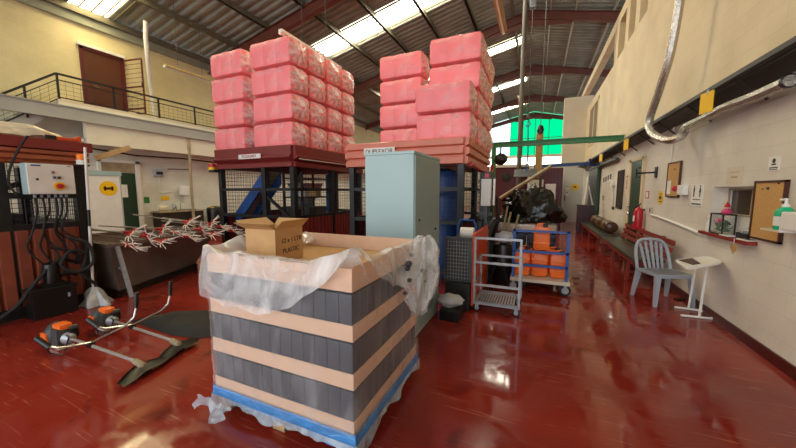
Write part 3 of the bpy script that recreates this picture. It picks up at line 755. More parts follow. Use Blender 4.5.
# ------------------------------------------------------------------ left machine with the control box
def smooth_path(pts):
    P_ = [Vector(p) for p in pts]; out = []
    for i in range(len(P_)-1):          # Catmull-Rom
        a = P_[max(i-1, 0)]; b = P_[i]; c = P_[i+1]; d = P_[min(i+2, len(P_)-1)]
        for k in range(8):
            t_ = k/8
            out.append(.5*((2*b)+(c-a)*t_+(2*a-5*b+4*c-d)*t_*t_+(3*b-a-3*c+d)*t_**3))
    out.append(P_[-1])
    return out
lm = thing('caged_machine', 'near left caged machine with brown ribbed panels and a grey control box on it', 'machine', (-6.7, .9, 0))
x0, x1, y0, y1 = -7.6, -5.72, -1.2, 2.28
for nm, a, b, out in (('side_rim', (x1, y0, 1.9), (x1, y1, 1.9), (1, 0, 0)), ('end_rim', (x0, y1, 1.9), (x1, y1, 1.9), (0, 1, 0))):
    rim(MB(), a, b, out, [(.0, .175), (.05, .16), (.05, .12), (.01, .105), (.05, .09), (.05, .045), (.01, .03), (.04, .0), (0, -.02)]).to(nm, 'rust_sheet', lm, world=True)
MB().bb((x0, y0, 2.075), (x1+.07, y1+.07, 2.2), .006).to('top_band', 'dkred', lm, world=True)
for y in (-1.1, .3, 1.5, y1-.06):
    for x in (x0+.06, x1-.06): MB().bb((x-.06, y-.06, 0), (x+.06, y+.06, 1.92)).to('post', 'black', lm, world=True)
for z in (1.07, 1.46):
    MB().bb((x1-.06, y0, z), (x1-.01, y1, z+.07)).to('rail', 'black', lm, world=True); MB().bb((x0, y1-.06, z), (x1, y1-.01, z+.07)).to('rail', 'black', lm, world=True)
wire_grid(MB(), (x1-.03, .3, 1.12), (0, 1.92, 0), (0, 0, .78), 36, 14, .0035).to('mesh_panel', 'black', lm, world=True)
wire_grid(MB(), (x0+.05, y1-.03, 1.12), (x1-x0-.1, 0, 0), (0, 0, .78), 30, 14, .0035).to('mesh_panel', 'black', lm, world=True)
cp = MB(); cp.bb((x1-.05, y0, .14), (x1-.02, y1-.1, 1.07))
yy = y0
while yy < y1-.2:
    cp.prism([(x1-.02, yy, .14), (x1+.02, yy+.02, .14), (x1+.02, yy+.115, .14), (x1-.02, yy+.135, .14)], (0, 0, .93)); yy += .145
cp.to('lower_panel', 'rust_low', lm, world=True)
MB().bb((x0, y1-.05, .14), (x1, y1-.02, 1.07)).to('end_panel', 'black', lm, world=True)
MB().bb((x0, y0, 0), (x1+.04, y1, .14)).to('plinth', 'black', lm, world=True)
MB().bb((x1-.005, .9, 1.2), (x1+.005, 1.47, 1.8)).to('clear_window', 'glassy', lm, world=True)
MB().bb((x0+.4, .1, .2), (x1-.5, 1.8, 1.25)).to('inner_machine', 'machgrey', lm, world=True)
MB().bar((x1-.3, 1.2, 1.4), (x1-.3, 2.2, 1.85), .06).to('inner_brace', 'galvdark', lm, world=True)
beacon(lm, (-5.6, 2.2, 1.9), 'amber', .05, 'whitep')
MB().bb((-5.66, 2.14, 1.88), (-5.54, 2.26, 1.9)).to('beacon_bracket', 'black', lm, world=True)
cb = thing('control_box', 'light grey control box with a red and yellow rotary switch on the near left machine', 'control box', (-5.55, 1.85, 1.51))
MB().bb((-5.62, 1.64, 1.51), (-5.47, 2.06, 1.88), .008).to('body', 'cabtop', cb, world=True)
dr = MB().bb((-5.47, 1.645, 1.515), (-5.445, 2.055, 1.875), .006).to('door', 'white', cb, world=True)
MB().bb((-5.446, 1.68, 1.845), (-5.441, 1.76, 1.86)).to('nameplate', 'dkblue', dr, world=True)
MB().bb((-5.446, 1.99, 1.855), (-5.442, 2.03, 1.862)).to('nameplate', 'ink', dr, world=True)
for y, z, mt in ((1.86, 1.775, 'redp'), (1.868, 1.715, 'ink'), (1.91, 1.715, 'ink')):
    MB().bb((-5.446, y-.016, z-.02), (-5.44, y+.016, z+.022)).to('button_plate', 'greyp', dr, world=True)
    f = MB().lathe([(.011, 0), (.011, .015)], seg=12, M4=Matrix.Rotation(PI/2, 4, 'Y')); f.bm.transform(Matrix.Translation((-5.44, y, z))); f.to('button', mt, dr, True, True)
f = MB().lathe([(.05, 0), (.05, .012)], seg=24, M4=Matrix.Rotation(PI/2, 4, 'Y')); f.bm.transform(Matrix.Translation((-5.445, 1.905, 1.61))); f.to('switch_plate', 'yellow', dr, True, True)
f = MB().lathe([(.032, 0), (.028, .035)], seg=20, M4=Matrix.Rotation(PI/2, 4, 'Y')); f.box((.04, 0, 0), (.014, .055, .016)); f.bm.transform(Matrix.Translation((-5.435, 1.905, 1.61))); f.to('rotary_switch', 'redp', dr, True, True)
MB().ball((-5.44, 1.72, 1.69), .014).to('key_lock', 'ink', dr, True, True)
for i, y in enumerate((1.72, 1.78, 1.84, 1.9, 1.95, 2.0)):
    f = MB().tube([(-5.56, y, 1.515), (-5.56, y, 1.47)], .014, 8); f.to('cable_gland', 'greyp', cb, world=True)
    sx = random.uniform(-.03, .05)
    MB().tube(smooth_path([(-5.56, y, 1.49), (-5.55, y+sx*.5, 1.3), (-5.58+.03*(i % 2), y-.05+sx, 1.05), (-5.6, y-.1+.05*i, .85), (-5.6+.03*(i % 3), 1.75+.07*i, .62)]), .011, 6).to('cable', 'rubber', cb, True, True)
def hose(name, pts, r, label, mat='rubber', cat='hose'):
    out = smooth_path(pts); P_ = [Vector(p) for p in pts]
    o = MB().tube(out, r, 8).to(name, mat, None, True)
    return origin(tag(o, label, cat), tuple(P_[-1]))
hose('hose', [(-5.55, 1.2, .03), (-5.52, 1.45, .2), (-5.5, 1.62, .45), (-5.52, 1.85, .68), (-5.55, 2.05, .6), (-5.52, 2.0, .75), (-5.54, 1.8, .85)], .022, 'thick black hose rising in a curve across the brown panels')
hose('hose', [(-5.5, 1.95, .95), (-5.46, 2.12, .85), (-5.44, 2.15, .6), (-5.45, 1.98, .5), (-5.47, 1.85, .62), (-5.46, 1.95, .78), (-5.48, 2.1, .7), (-5.5, 2.05, .45), (-5.5, 2.18, .25), (-5.45, 2.05, .04)], .02, 'coiled black hose looping below the control box')
hose('hose', [(-5.56, 1.72, 2.2), (-5.58, 1.66, 2.08), (-5.62, 1.58, 1.85), (-5.64, 1.55, 1.65), (-5.64, 1.6, 1.5)], .012, 'thin black cable drooping from the machine top left of the control box', 'rubber', 'cable')
t = thing('pump', 'black pump with a round motor on a black box below the control box', 'pump', (-5.55, 1.78, .37))
MB().lathe([(.075, 0), (.08, .02), (.08, .24), (.07, .27), (.03, .29)], seg=18).to('motor', 'blackp', t, True); MB().tube([(0, .05, .12), (0, .2, .12), (0, .24, .08)], .035, 10).to('outlet', 'blackp', t, True); MB().box((0, 0, .02), (.16, .2, .03)).to('base', 'blackp', t)
t = thing('tool_box', 'long black box on the floor under the black pump', 'box', (-5.55, 1.75, .14))
t.location = (-5.53, 1.75, 0); MW[t.name] = Matrix.Translation(t.location)
MB().bb((-.12, -.2, 0), (.12, .2, .34), .012).to('body', 'blackp', t); MB().bb((-.13, -.21, .33), (.13, .21, .37), .008).to('lid', 'blackp', t); MB().box((.125, .12, .24), (.01, .02, .05)).to('latch', 'greyp', t)
def crumple(nu, nv, f, amp, sc, seed):
    mb = MB()
    def g(u, v):
        p = Vector(f(u, v)); q = p*sc+Vector((seed, seed*2, seed*.7))
        e = min(u, 1-u, v, 1-v); k = 1
        return p+Vector((noise.noise(q), noise.noise(q+Vector((9, 2, 5))), abs(noise.noise(q+Vector((3, 8, 1))))*1.2))*amp*k
    return mb.grid(nu, nv, g)
o = crumple(34, 44, lambda u, v: (-7.0+1.22*u, -.6+2.75*v, 2.215+.2*max(0, math.sin(PI*u))**.3*max(0, math.sin(PI*v))**.3), .07, 4.0, 3).to('plastic_sheeting', 'creamfilm', None, True)
origin(tag(o, 'crumpled cream plastic sheeting heaped on top of the near left machine', 'sheet'), (-6.3, .8, 2.21))
o = MB().bar((-5.63, 2.36, 2.0), (-5.45, 2.7, 2.18), .02, .07).to('wooden_board', 'beigewood'); origin(tag(o, 'pale board jutting past the corner of the near left machine top', 'board'), (-5.63, 2.36, 2.0))
t = thing('bar_clamp', 'orange clamp lying on the near left machine edge above the mop pole', 'clamp', (-5.72, 2.12, 2.2))
MB().box((0, 0, .03), (.05, .2, .045), None, .01).to('body', 'orangeb', t); MB().box((0, -.15, .03), (.04, .1, .06), None, .01).to('jaw', 'blackp', t); MB().box((0, .12, .045), (.04, .05, .07), None, .01).to('jaw', 'orangeb', t)
t = thing('mop', 'long white-handled mop with a grey rag head leaning on the left machine', 'mop', (-5.5, 2.15, 0))
MB().tube([(-.02, 0, .12), (.05, .04, 2.12)], .016, 10).to('handle', 'whitep', t, True)
MB().tube([(.014, .019, 1.08), (.021, .024, 1.3)], .018, 10).to('grip', 'blackp', t, True)
f = MB()
def mophead(u, v):
    a = 2*PI*u; r = .03+(.11+.05*noise.noise(Vector((math.cos(a)*1.5, math.sin(a)*1.5, v*2))))*v**.8*(1+.25*math.sin(5*a)+.1*math.sin(11*a))
    return (math.cos(a)*r*1.1+.05*v, math.sin(a)*r+.0, .24*(1-v)**.8+.005)
f.grid(40, 8, mophead, True); f.to('rag_head', 'greybag', t, True)

# ------------------------------------------------------------------ trough with olive rakes
tk = thing('metal_trough', 'dark brown sloping metal trough full of rake poles beside the left machine', 'trough', (-6.4, 3.2, 0))
A = [(-5.62, 2.42, .76), (-5.82, 4.22, .76)]; B = [(-5.55, 2.45, .1), (-6.25, 4.05, .1)]
D = [(-7.3, 2.42, .76), (-7.3, 4.22, .76)]; E_ = [(-7.1, 2.5, .1), (-7.1, 4.0, .1)]
f = MB(); bm = f.bm
v = {k: bm.verts.new(p) for k, p in dict(a0=A[0], a1=A[1], b0=B[0], b1=B[1], d0=D[0], d1=D[1], e0=E_[0], e1=E_[1]).items()}
for q in (('a0', 'a1', 'b1', 'b0'), ('d0', 'd1', 'e1', 'e0'), ('a0', 'b0', 'e0', 'd0'), ('a1', 'b1', 'e1', 'd1'), ('b0', 'b1', 'e1', 'e0')): bm.faces.new([v[i] for i in q])
bmesh.ops.recalc_face_normals(bm, faces=bm.faces); bmesh.ops.solidify(bm, geom=list(bm.faces), thickness=.012)
f.to('tray', 'tank', tk, world=True)
f = MB(); f.bar(A[0], A[1], .05); f.bar(D[0], D[1], .05); f.bar(A[0], D[0], .05); f.bar(A[1], D[1], .05); f.to('rim', 'tank', tk, world=True)
f = MB(); f.prism([(B[0][0]+.05, B[0][1]-.03, 0), (B[1][0]+.05, B[1][1], 0), (-7.0, 4.0, 0), (-7.0, 2.5, 0)], (0, 0, .1)); f.to('base', 'darkmetal', tk, world=True)
f = MB(); f.bar((-5.6, 2.5, .74), (-5.38, 2.52, .0), .045); f.bar((-5.5, 2.51, .42), (-5.7, 2.5, .42), .03); f.to('leg', 'galv', tk, world=True)
def rake_proto():
    t = thing('olive_rake', 'x', 'rake', (0, 0, 0), 0, 'olive rakes in the trough')
    MB().tube([(-1.25, 0, 0), (-.03, 0, 0)], .011, 8).to('pole', 'rod', t, True)
    h = MB(); h.tube([(-.12, 0, 0), (-.02, 0, 0)], .022, 10); h.tube([(0, -.06, 0), (0, .06, 0)], .022, 10); h.ball((0, -.065, 0), .027).ball((0, .065, 0), .027); h.to('head', 'redp', t, True)
    fb = MB()
    for s in (-1, 1):
        for i in range(6):
            a = R(-68+27*i)*s; L = .17+.02*math.sin(i*2.3+s)
            ox = .05 if s > 0 else 0
            d = Vector((math.cos(a), math.sin(a), .25*math.sin(i*2.1+s)))
            o_ = Vector((0, s*.055, 0))
            if s < 0: d = Vector((math.cos(a)*.8, math.sin(a)*-1, .3*math.cos(i*1.7)))
            d = Vector((d.x, d.y+s*.35, d.z)).normalized()
            fb.tube([o_, o_+d*L*.55, o_+d*L+Vector((.02, 0, .02*s))], .008, 5, True, [.009, .008, .004])
    fb.to('fingers', 'bristle', t, True)
    return t
rk0 = rake_proto()
NM = ['nearest the trough corner, hanging lowest', 'second from the near end, drooping over the rim', 'third from the near end', 'fourth from the near end, above the rim', 'fifth from the near end, hanging at the rim', 'sixth from the near end, raised', 'in the middle of the row', 'standing highest in the row', 'just beyond the highest one', 'fourth from the far end, low over the rim', 'third from the far end', 'second from the far end', 'at the far end']
for i in range(13):
    y = 2.62+.155*i
    x = -5.60-.012*i+(.10 if i % 3 == 0 else -.16 if i % 3 == 1 else -.03)
    z = .80+(-.06 if i % 3 == 0 else .10 if i % 3 == 1 else .03)+(.08 if i == 7 else 0)
    rot = (R([-30, 35, -60, 10, 60, -20][i % 6]), R(2+(i % 4)*1.2), R(14+(i*37 % 23)-8))
    lab = 'white-fingered red olive rake head %s' % NM[i]
    if i == 0: rk0.location = (x, y, z); rk0.rotation_euler = rot; rk0['label'] = lab
    else: dup(rk0, (x, y, z), 0, lab, rot)

# ------------------------------------------------------------------ brush cutters and cloth on the floor
def strimmer():
    t = thing('brush_cutter', 'x', 'brush cutter')
    e = MB(); e.ball((-.09, 0, .135), .115, (.85, 1, 1.05), 16, .1); e.box((-.0, 0, .13), (.13, .16, .18), None, .03); e.box((.06, .05, .19), (.06, .07, .08), None, .02); e.tube([(-.2, 0, .13), (-.16, 0, .13)], .07, 14); e.to('engine', 'machgrey', t, True)
    MB().box((-.01, .0, .225), (.15, .11, .07), None, .03).box((-.1, -.1, .13), (.1, .03, .1), None, .012).to('cover', 'orangep', t, True)
    MB().box((-.06, 0, .03), (.18, .13, .055), None, .02).to('fuel_tank', 'bristle', t, True)
    MB().box((.07, .04, .16), (.07, .07, .1), None, .015).to('air_filter', 'blackp', t, True)
    MB().lathe([(.05, 0), (.06, .03), (.035, .09)], seg=14, M4=Matrix.Rotation(PI/2, 4, 'Y')).to('clutch_housing', 'galv', t, True).location = (.05, 0, .12)
    MB().tube([(.1, 0, .12), (1.17, 0, .1)], .014, 10).to('shaft', 'rod', t, True)
    MB().box((.46, 0, .125), (.07, .05, .05), None, .01).to('handle_clamp', 'blackp', t)
    h = MB(); h.tube([(.47, 0, .14), (.47, .1, .16), (.5, .25, .2), (.53, .33, .27), (.53, .36, .38)], .011, 8); h.tube([(.47, 0, .14), (.44, -.12, .16), (.4, -.2, .17), (.36, -.24, .2)], .011, 8); hb_ = h.to('handlebar', 'chrome', t, True)
    MB().tube([(.53, .357, .36), (.535, .37, .52)], .02, 8).to('grip', 'blackp', hb_, True); MB().tube([(.37, -.235, .19), (.28, -.28, .28)], .022, 8).to('grip', 'blackp', hb_, True)
    MB().tube([(.1, -.02, .16), (.3, -.08, .2), (.38, -.16, .08), (.32, -.22, .12), (.35, -.25, .19)], .006, 6).to('throttle_cable', 'rubber', t, True)
    g = MB(); g.tube([(1.13, 0, .1), (1.21, 0, .085)], .026, 10); g.ball((1.22, 0, .075), .035); g.to('gearbox', 'stoneware', t, True)
    s = MB()
    def sh(u, v):
        y = -.2+.4*u; w_ = .085*(1-.45*abs(2*u-1)**3); x = (v-.5)*2*w_
        return (1.2+x+.05*abs(2*u-1)-.1*(u-.5), y, .085-.6*x*x/.13-.035*abs(2*u-1)**2)
    s.grid(18, 10, sh); bmesh.ops.solidify(s.bm, geom=list(s.bm.faces), thickness=.006); s.to('guard', 'guard', t, True)
    MB().lathe([(.05, .015), (.055, .03), (.05, .055), (.02, .06)], (1.22, 0, 0), 14).to('cutting_head', 'blackp', t, True)
    return t
s1 = strimmer(); s1.location = (-4.22, 1.39, .0); s1.rotation_euler = (0, 0, R(2)); s1['label'] = 'orange brush cutter on the floor, nearer of the two, pale shaft'
dup(s1, (-4.33, 1.79, .0), R(0), 'orange brush cutter on the floor behind the nearer one, beside the dark cloth')
poly = [(-4.36, 2.01), (-4.2, 2.4), (-3.8, 2.62), (-3.3, 2.4), (-3.05, 2.16), (-3.25, 2.04), (-3.56, 1.98), (-4.0, 2.0)]
cx, cy = -3.7, 2.2
f = MB()
def cloth(u, v):
    k = u*len(poly); i = int(k) % len(poly); fr = k-int(k)
    p = Vector(poly[i]).lerp(Vector(poly[(i+1) % len(poly)]), fr)
    q = Vector((cx, cy)).lerp(p, v)
    z = .09*(1-v**3)+.06*max(0, noise.noise(Vector((q.x*4, q.y*6, 1))))*(1-v)+.004
    return (q.x, q.y, z)
f.grid(64, 14, cloth, True); o = f.to('dark_cloth', 'mat', None, True); origin(tag(o, 'folded dark cloth lying flat on the floor behind the brush cutters', 'cloth'), (cx, cy, 0))

# ------------------------------------------------------------------ the wrapped pallet load
px0, px1, py0, py1 = -2.05, -.9, 1.42, 2.42
pa = thing('wooden_pallet', 'weathered wooden pallet under the wrapped stack of trays', 'pallet', (-1.475, 1.92, 0))
for i in range(7):
    y = py0+(py1-py0-.1)*i/6; MB().bb((px0, y, .122), (px1, y+.1, .142)).to('deck_board', 'wood', pa, world=True)
for i in range(3):
    x = px0+.02+(px1-px0-.14)*i/2
    MB().bb((x, py0, .1), (x+.1, py1, .122)).to('stringer_board', 'wood', pa, world=True)
    MB().bb((x, py0, 0), (x+.1, py1, .02)).to('bottom_board', 'wood', pa, world=True)
    for j in range(3):
        y = py0+(py1-py0-.12)*j/2; MB().bb((x, y, .02), (x+.1, y+.12, .1)).to('block', 'card', pa, world=True)
TRZ = [.145, .43, .715, 1.0]
TN = ['lowest cardboard tray on the pallet', 'second cardboard tray up on the pallet', 'third cardboard tray up on the pallet']
for i in range(3):
    z = TRZ[i]; t = thing('cardboard_tray', TN[i]+', a pale band under black bottles', 'tray', (-1.475, 1.92, z), 0, 'trays in the wrapped stack')
    MB().bb((px0, py0, z), (px1, py1, z+.012)).to('floor_panel', 'tray', t, world=True)
    f = MB(); f.bb((px0-.004, py0-.004, z), (px1+.004, py0, z+.095)); f.bb((px0-.004, py1, z), (px1+.004, py1+.004, z+.095)); f.bb((px0-.004, py0, z), (px0, py1, z+.095)); f.bb((px1, py0, z), (px1+.004, py1, z+.095)); f.to('side_wall', 'tray', t, world=True)
t = thing('cardboard_tray', 'empty open cardboard tray on top of the wrapped stack', 'tray', (-1.475, 1.92, TRZ[3]), 0)
z = TRZ[3]; MB().bb((px0, py0, z), (px1, py1, z+.03)).to('floor_panel', 'card', t, world=True)
f = MB(); f.bb((px0-.006, py0-.006, z), (px1+.006, py0, z+.13)); f.bb((px0-.006, py1, z), (px1+.006, py1+.006, z+.15)); f.bb((px0-.006, py0, z), (px0, py1, z+.14)); f.bb((px1, py0, z), (px1+.006, py1, z+.14)); f.to('side_wall', 'tray', t, world=True)
bo = MB(); BW = .0885
bo.box((0, 0, .128), (BW-.001, BW-.001, .256), None, .008); bo.lathe([(.024, .25), (.02, .262), (.02, .268)], seg=10)
bo = bo.to('black_bottle', 'bottle', None, True)
MB().lathe([(.022, .25), (.022, .272)], seg=10).to('cap', 'blackp', bo, True)
LB = ['black square bottle in the lowest layer of the wrapped stack', 'black square bottle in the middle layer of the wrapped stack', 'black square bottle in the upper layer of the wrapped stack']
firstb = True
nx_ = 13; ny_ = 11
for i in range(3):
    for k in range(nx_+ny_-1):
        if k < nx_: x = px0+.046+(px1-px0-.092)*k/(nx_-1); y = py0+.046
        else: x = px1-.046; y = py0+.046+(py1-py0-.092)*(k-nx_+1)/(ny_-1)
        if firstb: o = bo; firstb = False; o.location = (x, y, TRZ[i]+.012)
        else: o = dup(bo, (x, y, TRZ[i]+.012))
        tag(o, LB[i], 'bottle', 'black bottles, '+['lowest layer', 'middle layer', 'upper layer'][i])
# bottles at the corners behind, so that every tray is carried
ct = thing('cardboard_carton', 'open cardboard carton marked 12 x 1 LTR PLASTIC on top of the stack', 'box', (-1.8, 1.78, 1.035), R(4))
cw, cd, chh = .27, .30, .245
f = MB(); f.bb((-cw/2, -cd/2, 0), (cw/2, cd/2, .004)); f.bb((-cw/2, -cd/2, 0), (cw/2, -cd/2+.005, chh)); f.bb((-cw/2, cd/2-.005, 0), (cw/2, cd/2, chh)); f.bb((-cw/2, -cd/2, 0), (-cw/2+.005, cd/2, chh)); f.bb((cw/2-.005, -cd/2, 0), (cw/2, cd/2, chh)); f.to('body', 'card', ct)
def flap(a, b, d): return MB().prism([a, b, tuple(Vector(b)+Vector(d)), tuple(Vector(a)+Vector(d))], (.003, .003, .002))
flap((-cw/2, -cd/2, chh), (cw/2, -cd/2, chh), (0, -.1, .05)).to('flap', 'card', ct); flap((-cw/2, cd/2, chh), (cw/2, cd/2, chh), (0, .05, .05)).to('flap', 'card', ct)
flap((-cw/2, -cd/2, chh), (-cw/2, cd/2, chh), (-.085, 0, .055)).to('flap', 'card', ct); flap((cw/2, -cd/2, chh), (cw/2, cd/2, chh), (.06, 0, .06)).to('flap', 'card', ct)
text_bm('12 x 1 LTR', .05, faceX((cw/2+.001, .02, .155)), .001).to('lettering', 'ink', ct); text_bm('PLASTIC', .05, faceX((cw/2+.001, .01, .08)), .001).to('lettering', 'ink', ct)
# films
def ring(k, x0, x1, y0, y1):
    """perimeter point: 0 left-back, to front-left, front-right, right-back at 1"""
    l1 = y1-y0; l2 = x1-x0; L = 2*l1+l2; d = k*L
    if d < l1: return Vector((x0, y1-d, 0)), Vector((-1, 0, 0))
    if d < l1+l2: return Vector((x0+d-l1, y0, 0)), Vector((0, -1, 0))
    return Vector((x1, y0+d-l1-l2, 0)), Vector((1, 0, 0))
def wrapf(u, v):
    p, n = ring(u, px0-.012, px1+.012, py0-.012, py1+.012); z = .16+.93*v
    p = p.copy(); p.z = z
    return p+n*(.006+.012*abs(noise.noise(Vector((p.x*5, p.y*5, z*9)))))
o = MB().grid(110, 26, wrapf).to('stretch_wrap', 'wrap', None, True); origin(tag(o, 'clear stretch wrap tight around the trays and black bottles', 'wrap'), (-1.475, py0, .16))
def hang(k):
    f1 = .306; f2 = .306+.388*0+.368          # front-left, front-right fractions (approx)
    pts = [(0, .26), (.2, .3), (.317, .33), (.45, .36), (.52, .34), (.6, .2), (.66, .1), (.685, .05), (.72, .08), (.8, .22), (.9, .34), (1, .3)]
    for (a, b), (c, d) in zip(pts, pts[1:]):
        if a <= k <= c: s = (k-a)/(c-a); return b+(d-b)*s
    return .3
def drape(u, v):
    p, n = ring(u, px0-.02, px1+.02, py0-.02, py1+.02); p = p.copy()
    peak = .09*math.exp(-((u-.685)/.05)**2)+.05*math.exp(-((u-.2)/.1)**2)+.03*noise.noise(Vector((u*20, 1, 2)))
    top = 1.16+peak
    L = hang(u)+.025*noise.noise(Vector((u*26, 7, 3)))
    amp = 1+2.2*max(0, (u-.72)/.28)
    if v < .3:
        s = v/.3; p = p-n*(.16*(1-s)); p.z = top-(.09+peak)*(1-s)**1.5
    else:
        s = (v-.3)/.7; p.z = top-s*L; p += n*(.012+.035*math.sin(s*PI*.5)*(1 if u < .7 else 1.6))
    q = Vector((p.x*4.5, p.y*4.5, p.z*4.5)); w_ = .010*amp
    return p+Vector((noise.noise(q), noise.noise(q+Vector((5, 1, 9))), .6*noise.noise(q+Vector((2, 7, 4)))))*w_+n*.006*amp*math.sin(u*70+4*v)*(v > .25)
o = MB().grid(170, 26, drape).to('plastic_sheet', 'sheetfilm', None, True); origin(tag(o, 'loose clear plastic sheet draped over the top edges of the wrapped stack', 'sheet'), (-1.475, py0, 1.05))
def bunch(u, v):
    a = 2*PI*u; r = 1+.35*math.sin(7*a+5*v)+.4*noise.noise(Vector((math.cos(a)*2, math.sin(a)*2, v*5)))
    w_ = (.05+.07*math.sin(PI*min(1, v*1.05))**.7)*r
    return (-.80+.8*w_*math.cos(a)+.03*v, 2.16+.16*(1-v)+1.5*w_*math.sin(a), 1.2-.56*v)
o = MB().grid(60, 24, bunch, True).to('bunched_film', 'sheetfilm', None, True)
origin(o, (-.8, 2.2, .64))
for i in range(7): MB().ball((.02+random.uniform(-.05, .05), -.15+random.uniform(-.15, .15), .44-.28*i/7), .014+.014*random.random(), (1, 1.3, .8), 8).to('dark_scrap', 'bottle', o, True)
tag(o, 'bunched clear film hanging on the right side of the wrapped stack', 'film')
def skirt(u, v):
    p, n = ring(u, px0-.016, px1+.016, py0-.016, py1+.016); p = p.copy()
    low = .085+.045*noise.noise(Vector((u*7, 3, 1)))
    p.z = .175-(.175-low)*v
    return p+n*(.002+.02*v*abs(noise.noise(Vector((u*23, v*2, 5))))+.004*math.sin(u*60+2*v)*v)
o = MB().grid(130, 8, skirt).to('pallet_sheet', 'bluefilm', None, True); origin(tag(o, 'blue plastic sheet showing ragged between the stack and its pallet', 'sheet'), (-1.475, py0, .1))
def haze(u, v):
    p, n = ring(u, px0-.026, px1+.026, py0-.026, py1+.026); p = p.copy()
    low = .05+.05*noise.noise(Vector((u*9, 8, 1)))+.02*math.sin(u*50)
    if u < .42: low -= .05*(1-u/.42)
    low += .035*math.exp(-((u-.5)/.1)**2)+.03*math.exp(-((u-.88)/.12)**2)
    p.z = .115-(.115-max(.008, low))*v
    q = Vector((p.x*9, p.y*9, p.z*9))
    return p+n*(.004+.035*v*abs(noise.noise(q)))+Vector((noise.noise(q), noise.noise(q+Vector((4, 4, 4))), 0))*.012*v
MB().grid(150, 10, haze).to('film_hem', 'hazefilm', o, True).data.transform(Matrix.Translation(-Vector((-1.475, py0, .1))))
def rag(u, v): 
    return (-2.13+.34*u+.02*math.sin(9*v), 1.33+.05*math.sin(6*u)*v-.05*v, .12-.10*v*(1-.5*abs(math.sin(5*u)))+.01*math.sin(20*u))
o = crumple(16, 10, rag, .02, 9, 5).to('torn_film', 'hazefilm', None, True); origin(tag(o, 'torn pale film trailing at the front left corner of the pallet', 'film'), (-2.0, 1.33, .03))

# ------------------------------------------------------------------ tall grey cabinet
cbt = thing('metal_cabinet', 'tall pale grey metal cabinet behind the wrapped pallet', 'cabinet', (-1.39, 3.38, 0), R(0))
MB().bb((-1.67, 2.93, 0), (-1.12, 3.82, 1.93), .008).to('body', 'cabtop', cbt, world=True)
MB().bb((-1.68, 2.92, 1.915), (-1.11, 3.83, 1.945), .006).to('top_lip', 'cabtop', cbt, world=True)
dr = MB().bb((-1.122, 2.95, .06), (-1.108, 3.8, 1.9), .004).to('door', 'cab', cbt, world=True)
MB().ball((-1.1, 3.05, 1.25), .012).ball((-1.1, 3.62, 1.1), .014).to('lock', 'ink', dr, True, True)
f = MB()
for i in range(5): f.bb((-1.109, 3.3, .16+.02*i), (-1.1055, 3.6, .168+.02*i))
f.to('vent_slots', 'galvdark', dr, world=True)

# ------------------------------------------------------------------ guard, trolleys and load in the middle
gu = thing('machine_guard', 'black machine end with a wire grille and an orange side panel beside the grey trolley', 'machine guard', (-.92, 4.3, 0))
MB().bb((-1.06, 3.95, 0), (-.74, 4.7, .36), .01).to('base', 'blackp', gu, world=True); MB().bb((-1.02, 3.55, 0), (-.78, 3.95, .13), .01).to('lower_base', 'blackp', gu, world=True)
MB().bb((-1.06, 4.1, .36), (-.76, 4.65, .9)).to('core', 'machgrey', gu, world=True)
f = MB()
for a, b in (((-1.09, 4.05, .36), (-.75, 4.05, .36)), ((-1.09, 4.05, .93), (-.75, 4.05, .93)), ((-1.09, 4.05, .36), (-1.09, 4.05, .93)), ((-.75, 4.05, .36), (-.75, 4.05, .93))): f.bar(a, b, .035)
f.to('grille_frame', 'galvdark', gu, world=True)
wire_grid(MB(), (-1.09, 4.05, .36), (.34, 0, 0), (0, 0, .57), 9, 12, .003).to('grille', 'galv', gu, world=True)
MB().bb((-.735, 4.05, .04), (-.705, 5.25, 1.0), .004).to('side_panel', 'orangeb', gu, world=True)
t = thing('tape_roll', 'white roll of tape lying on the black machine end by the orange panel', 'roll', (-.86, 4.35, .975))
f = MB(); f.lathe([(.035, -.09), (.075, -.09), (.075, .09), (.035, .09)], seg=20, M4=Matrix.Rotation(PI/2, 4, 'Y')); f.to('roll', 'whitep', t, True); MB().lathe([(.036, -.095), (.036, .095)], seg=16, M4=Matrix.Rotation(PI/2, 4, 'Y')).to('core', 'card', t, True)
o = MB().ball((0, 0, 0), .13, (1.2, 1, .6), 14, .35).to('plastic_bag', 'greybag', None, True); o.location = (-.93, 3.72, .2); tag(o, 'crumpled grey plastic bag on the low black base beside the cabinet', 'bag')
t = thing('hand_truck', 'blue tubular hand truck standing behind the grey cabinet', 'hand truck', (-.98, 4.9, 0))
MB().tube([(-.14, 0, .12), (-.14, 0, 1.0), (-.1, 0, 1.1), (.1, 0, 1.1), (.14, 0, 1.0), (.14, 0, .12)], .016, 8).to('frame', 'blue', t, True)
for z in (.4, .7): MB().tube([(-.14, 0, z), (.14, 0, z)], .012, 8).to('crossbar', 'blue', t)
MB().box((0, -.1, .02), (.3, .2, .012)).to('toe_plate', 'blue', t)
for s in (-1, 1): MB().lathe([(.09, -.02), (.1, 0), (.09, .02)], (s*.15, .07, .1), 16, Matrix.Rotation(PI/2, 4, 'Y')).to('wheel', 'rubber', t, True)
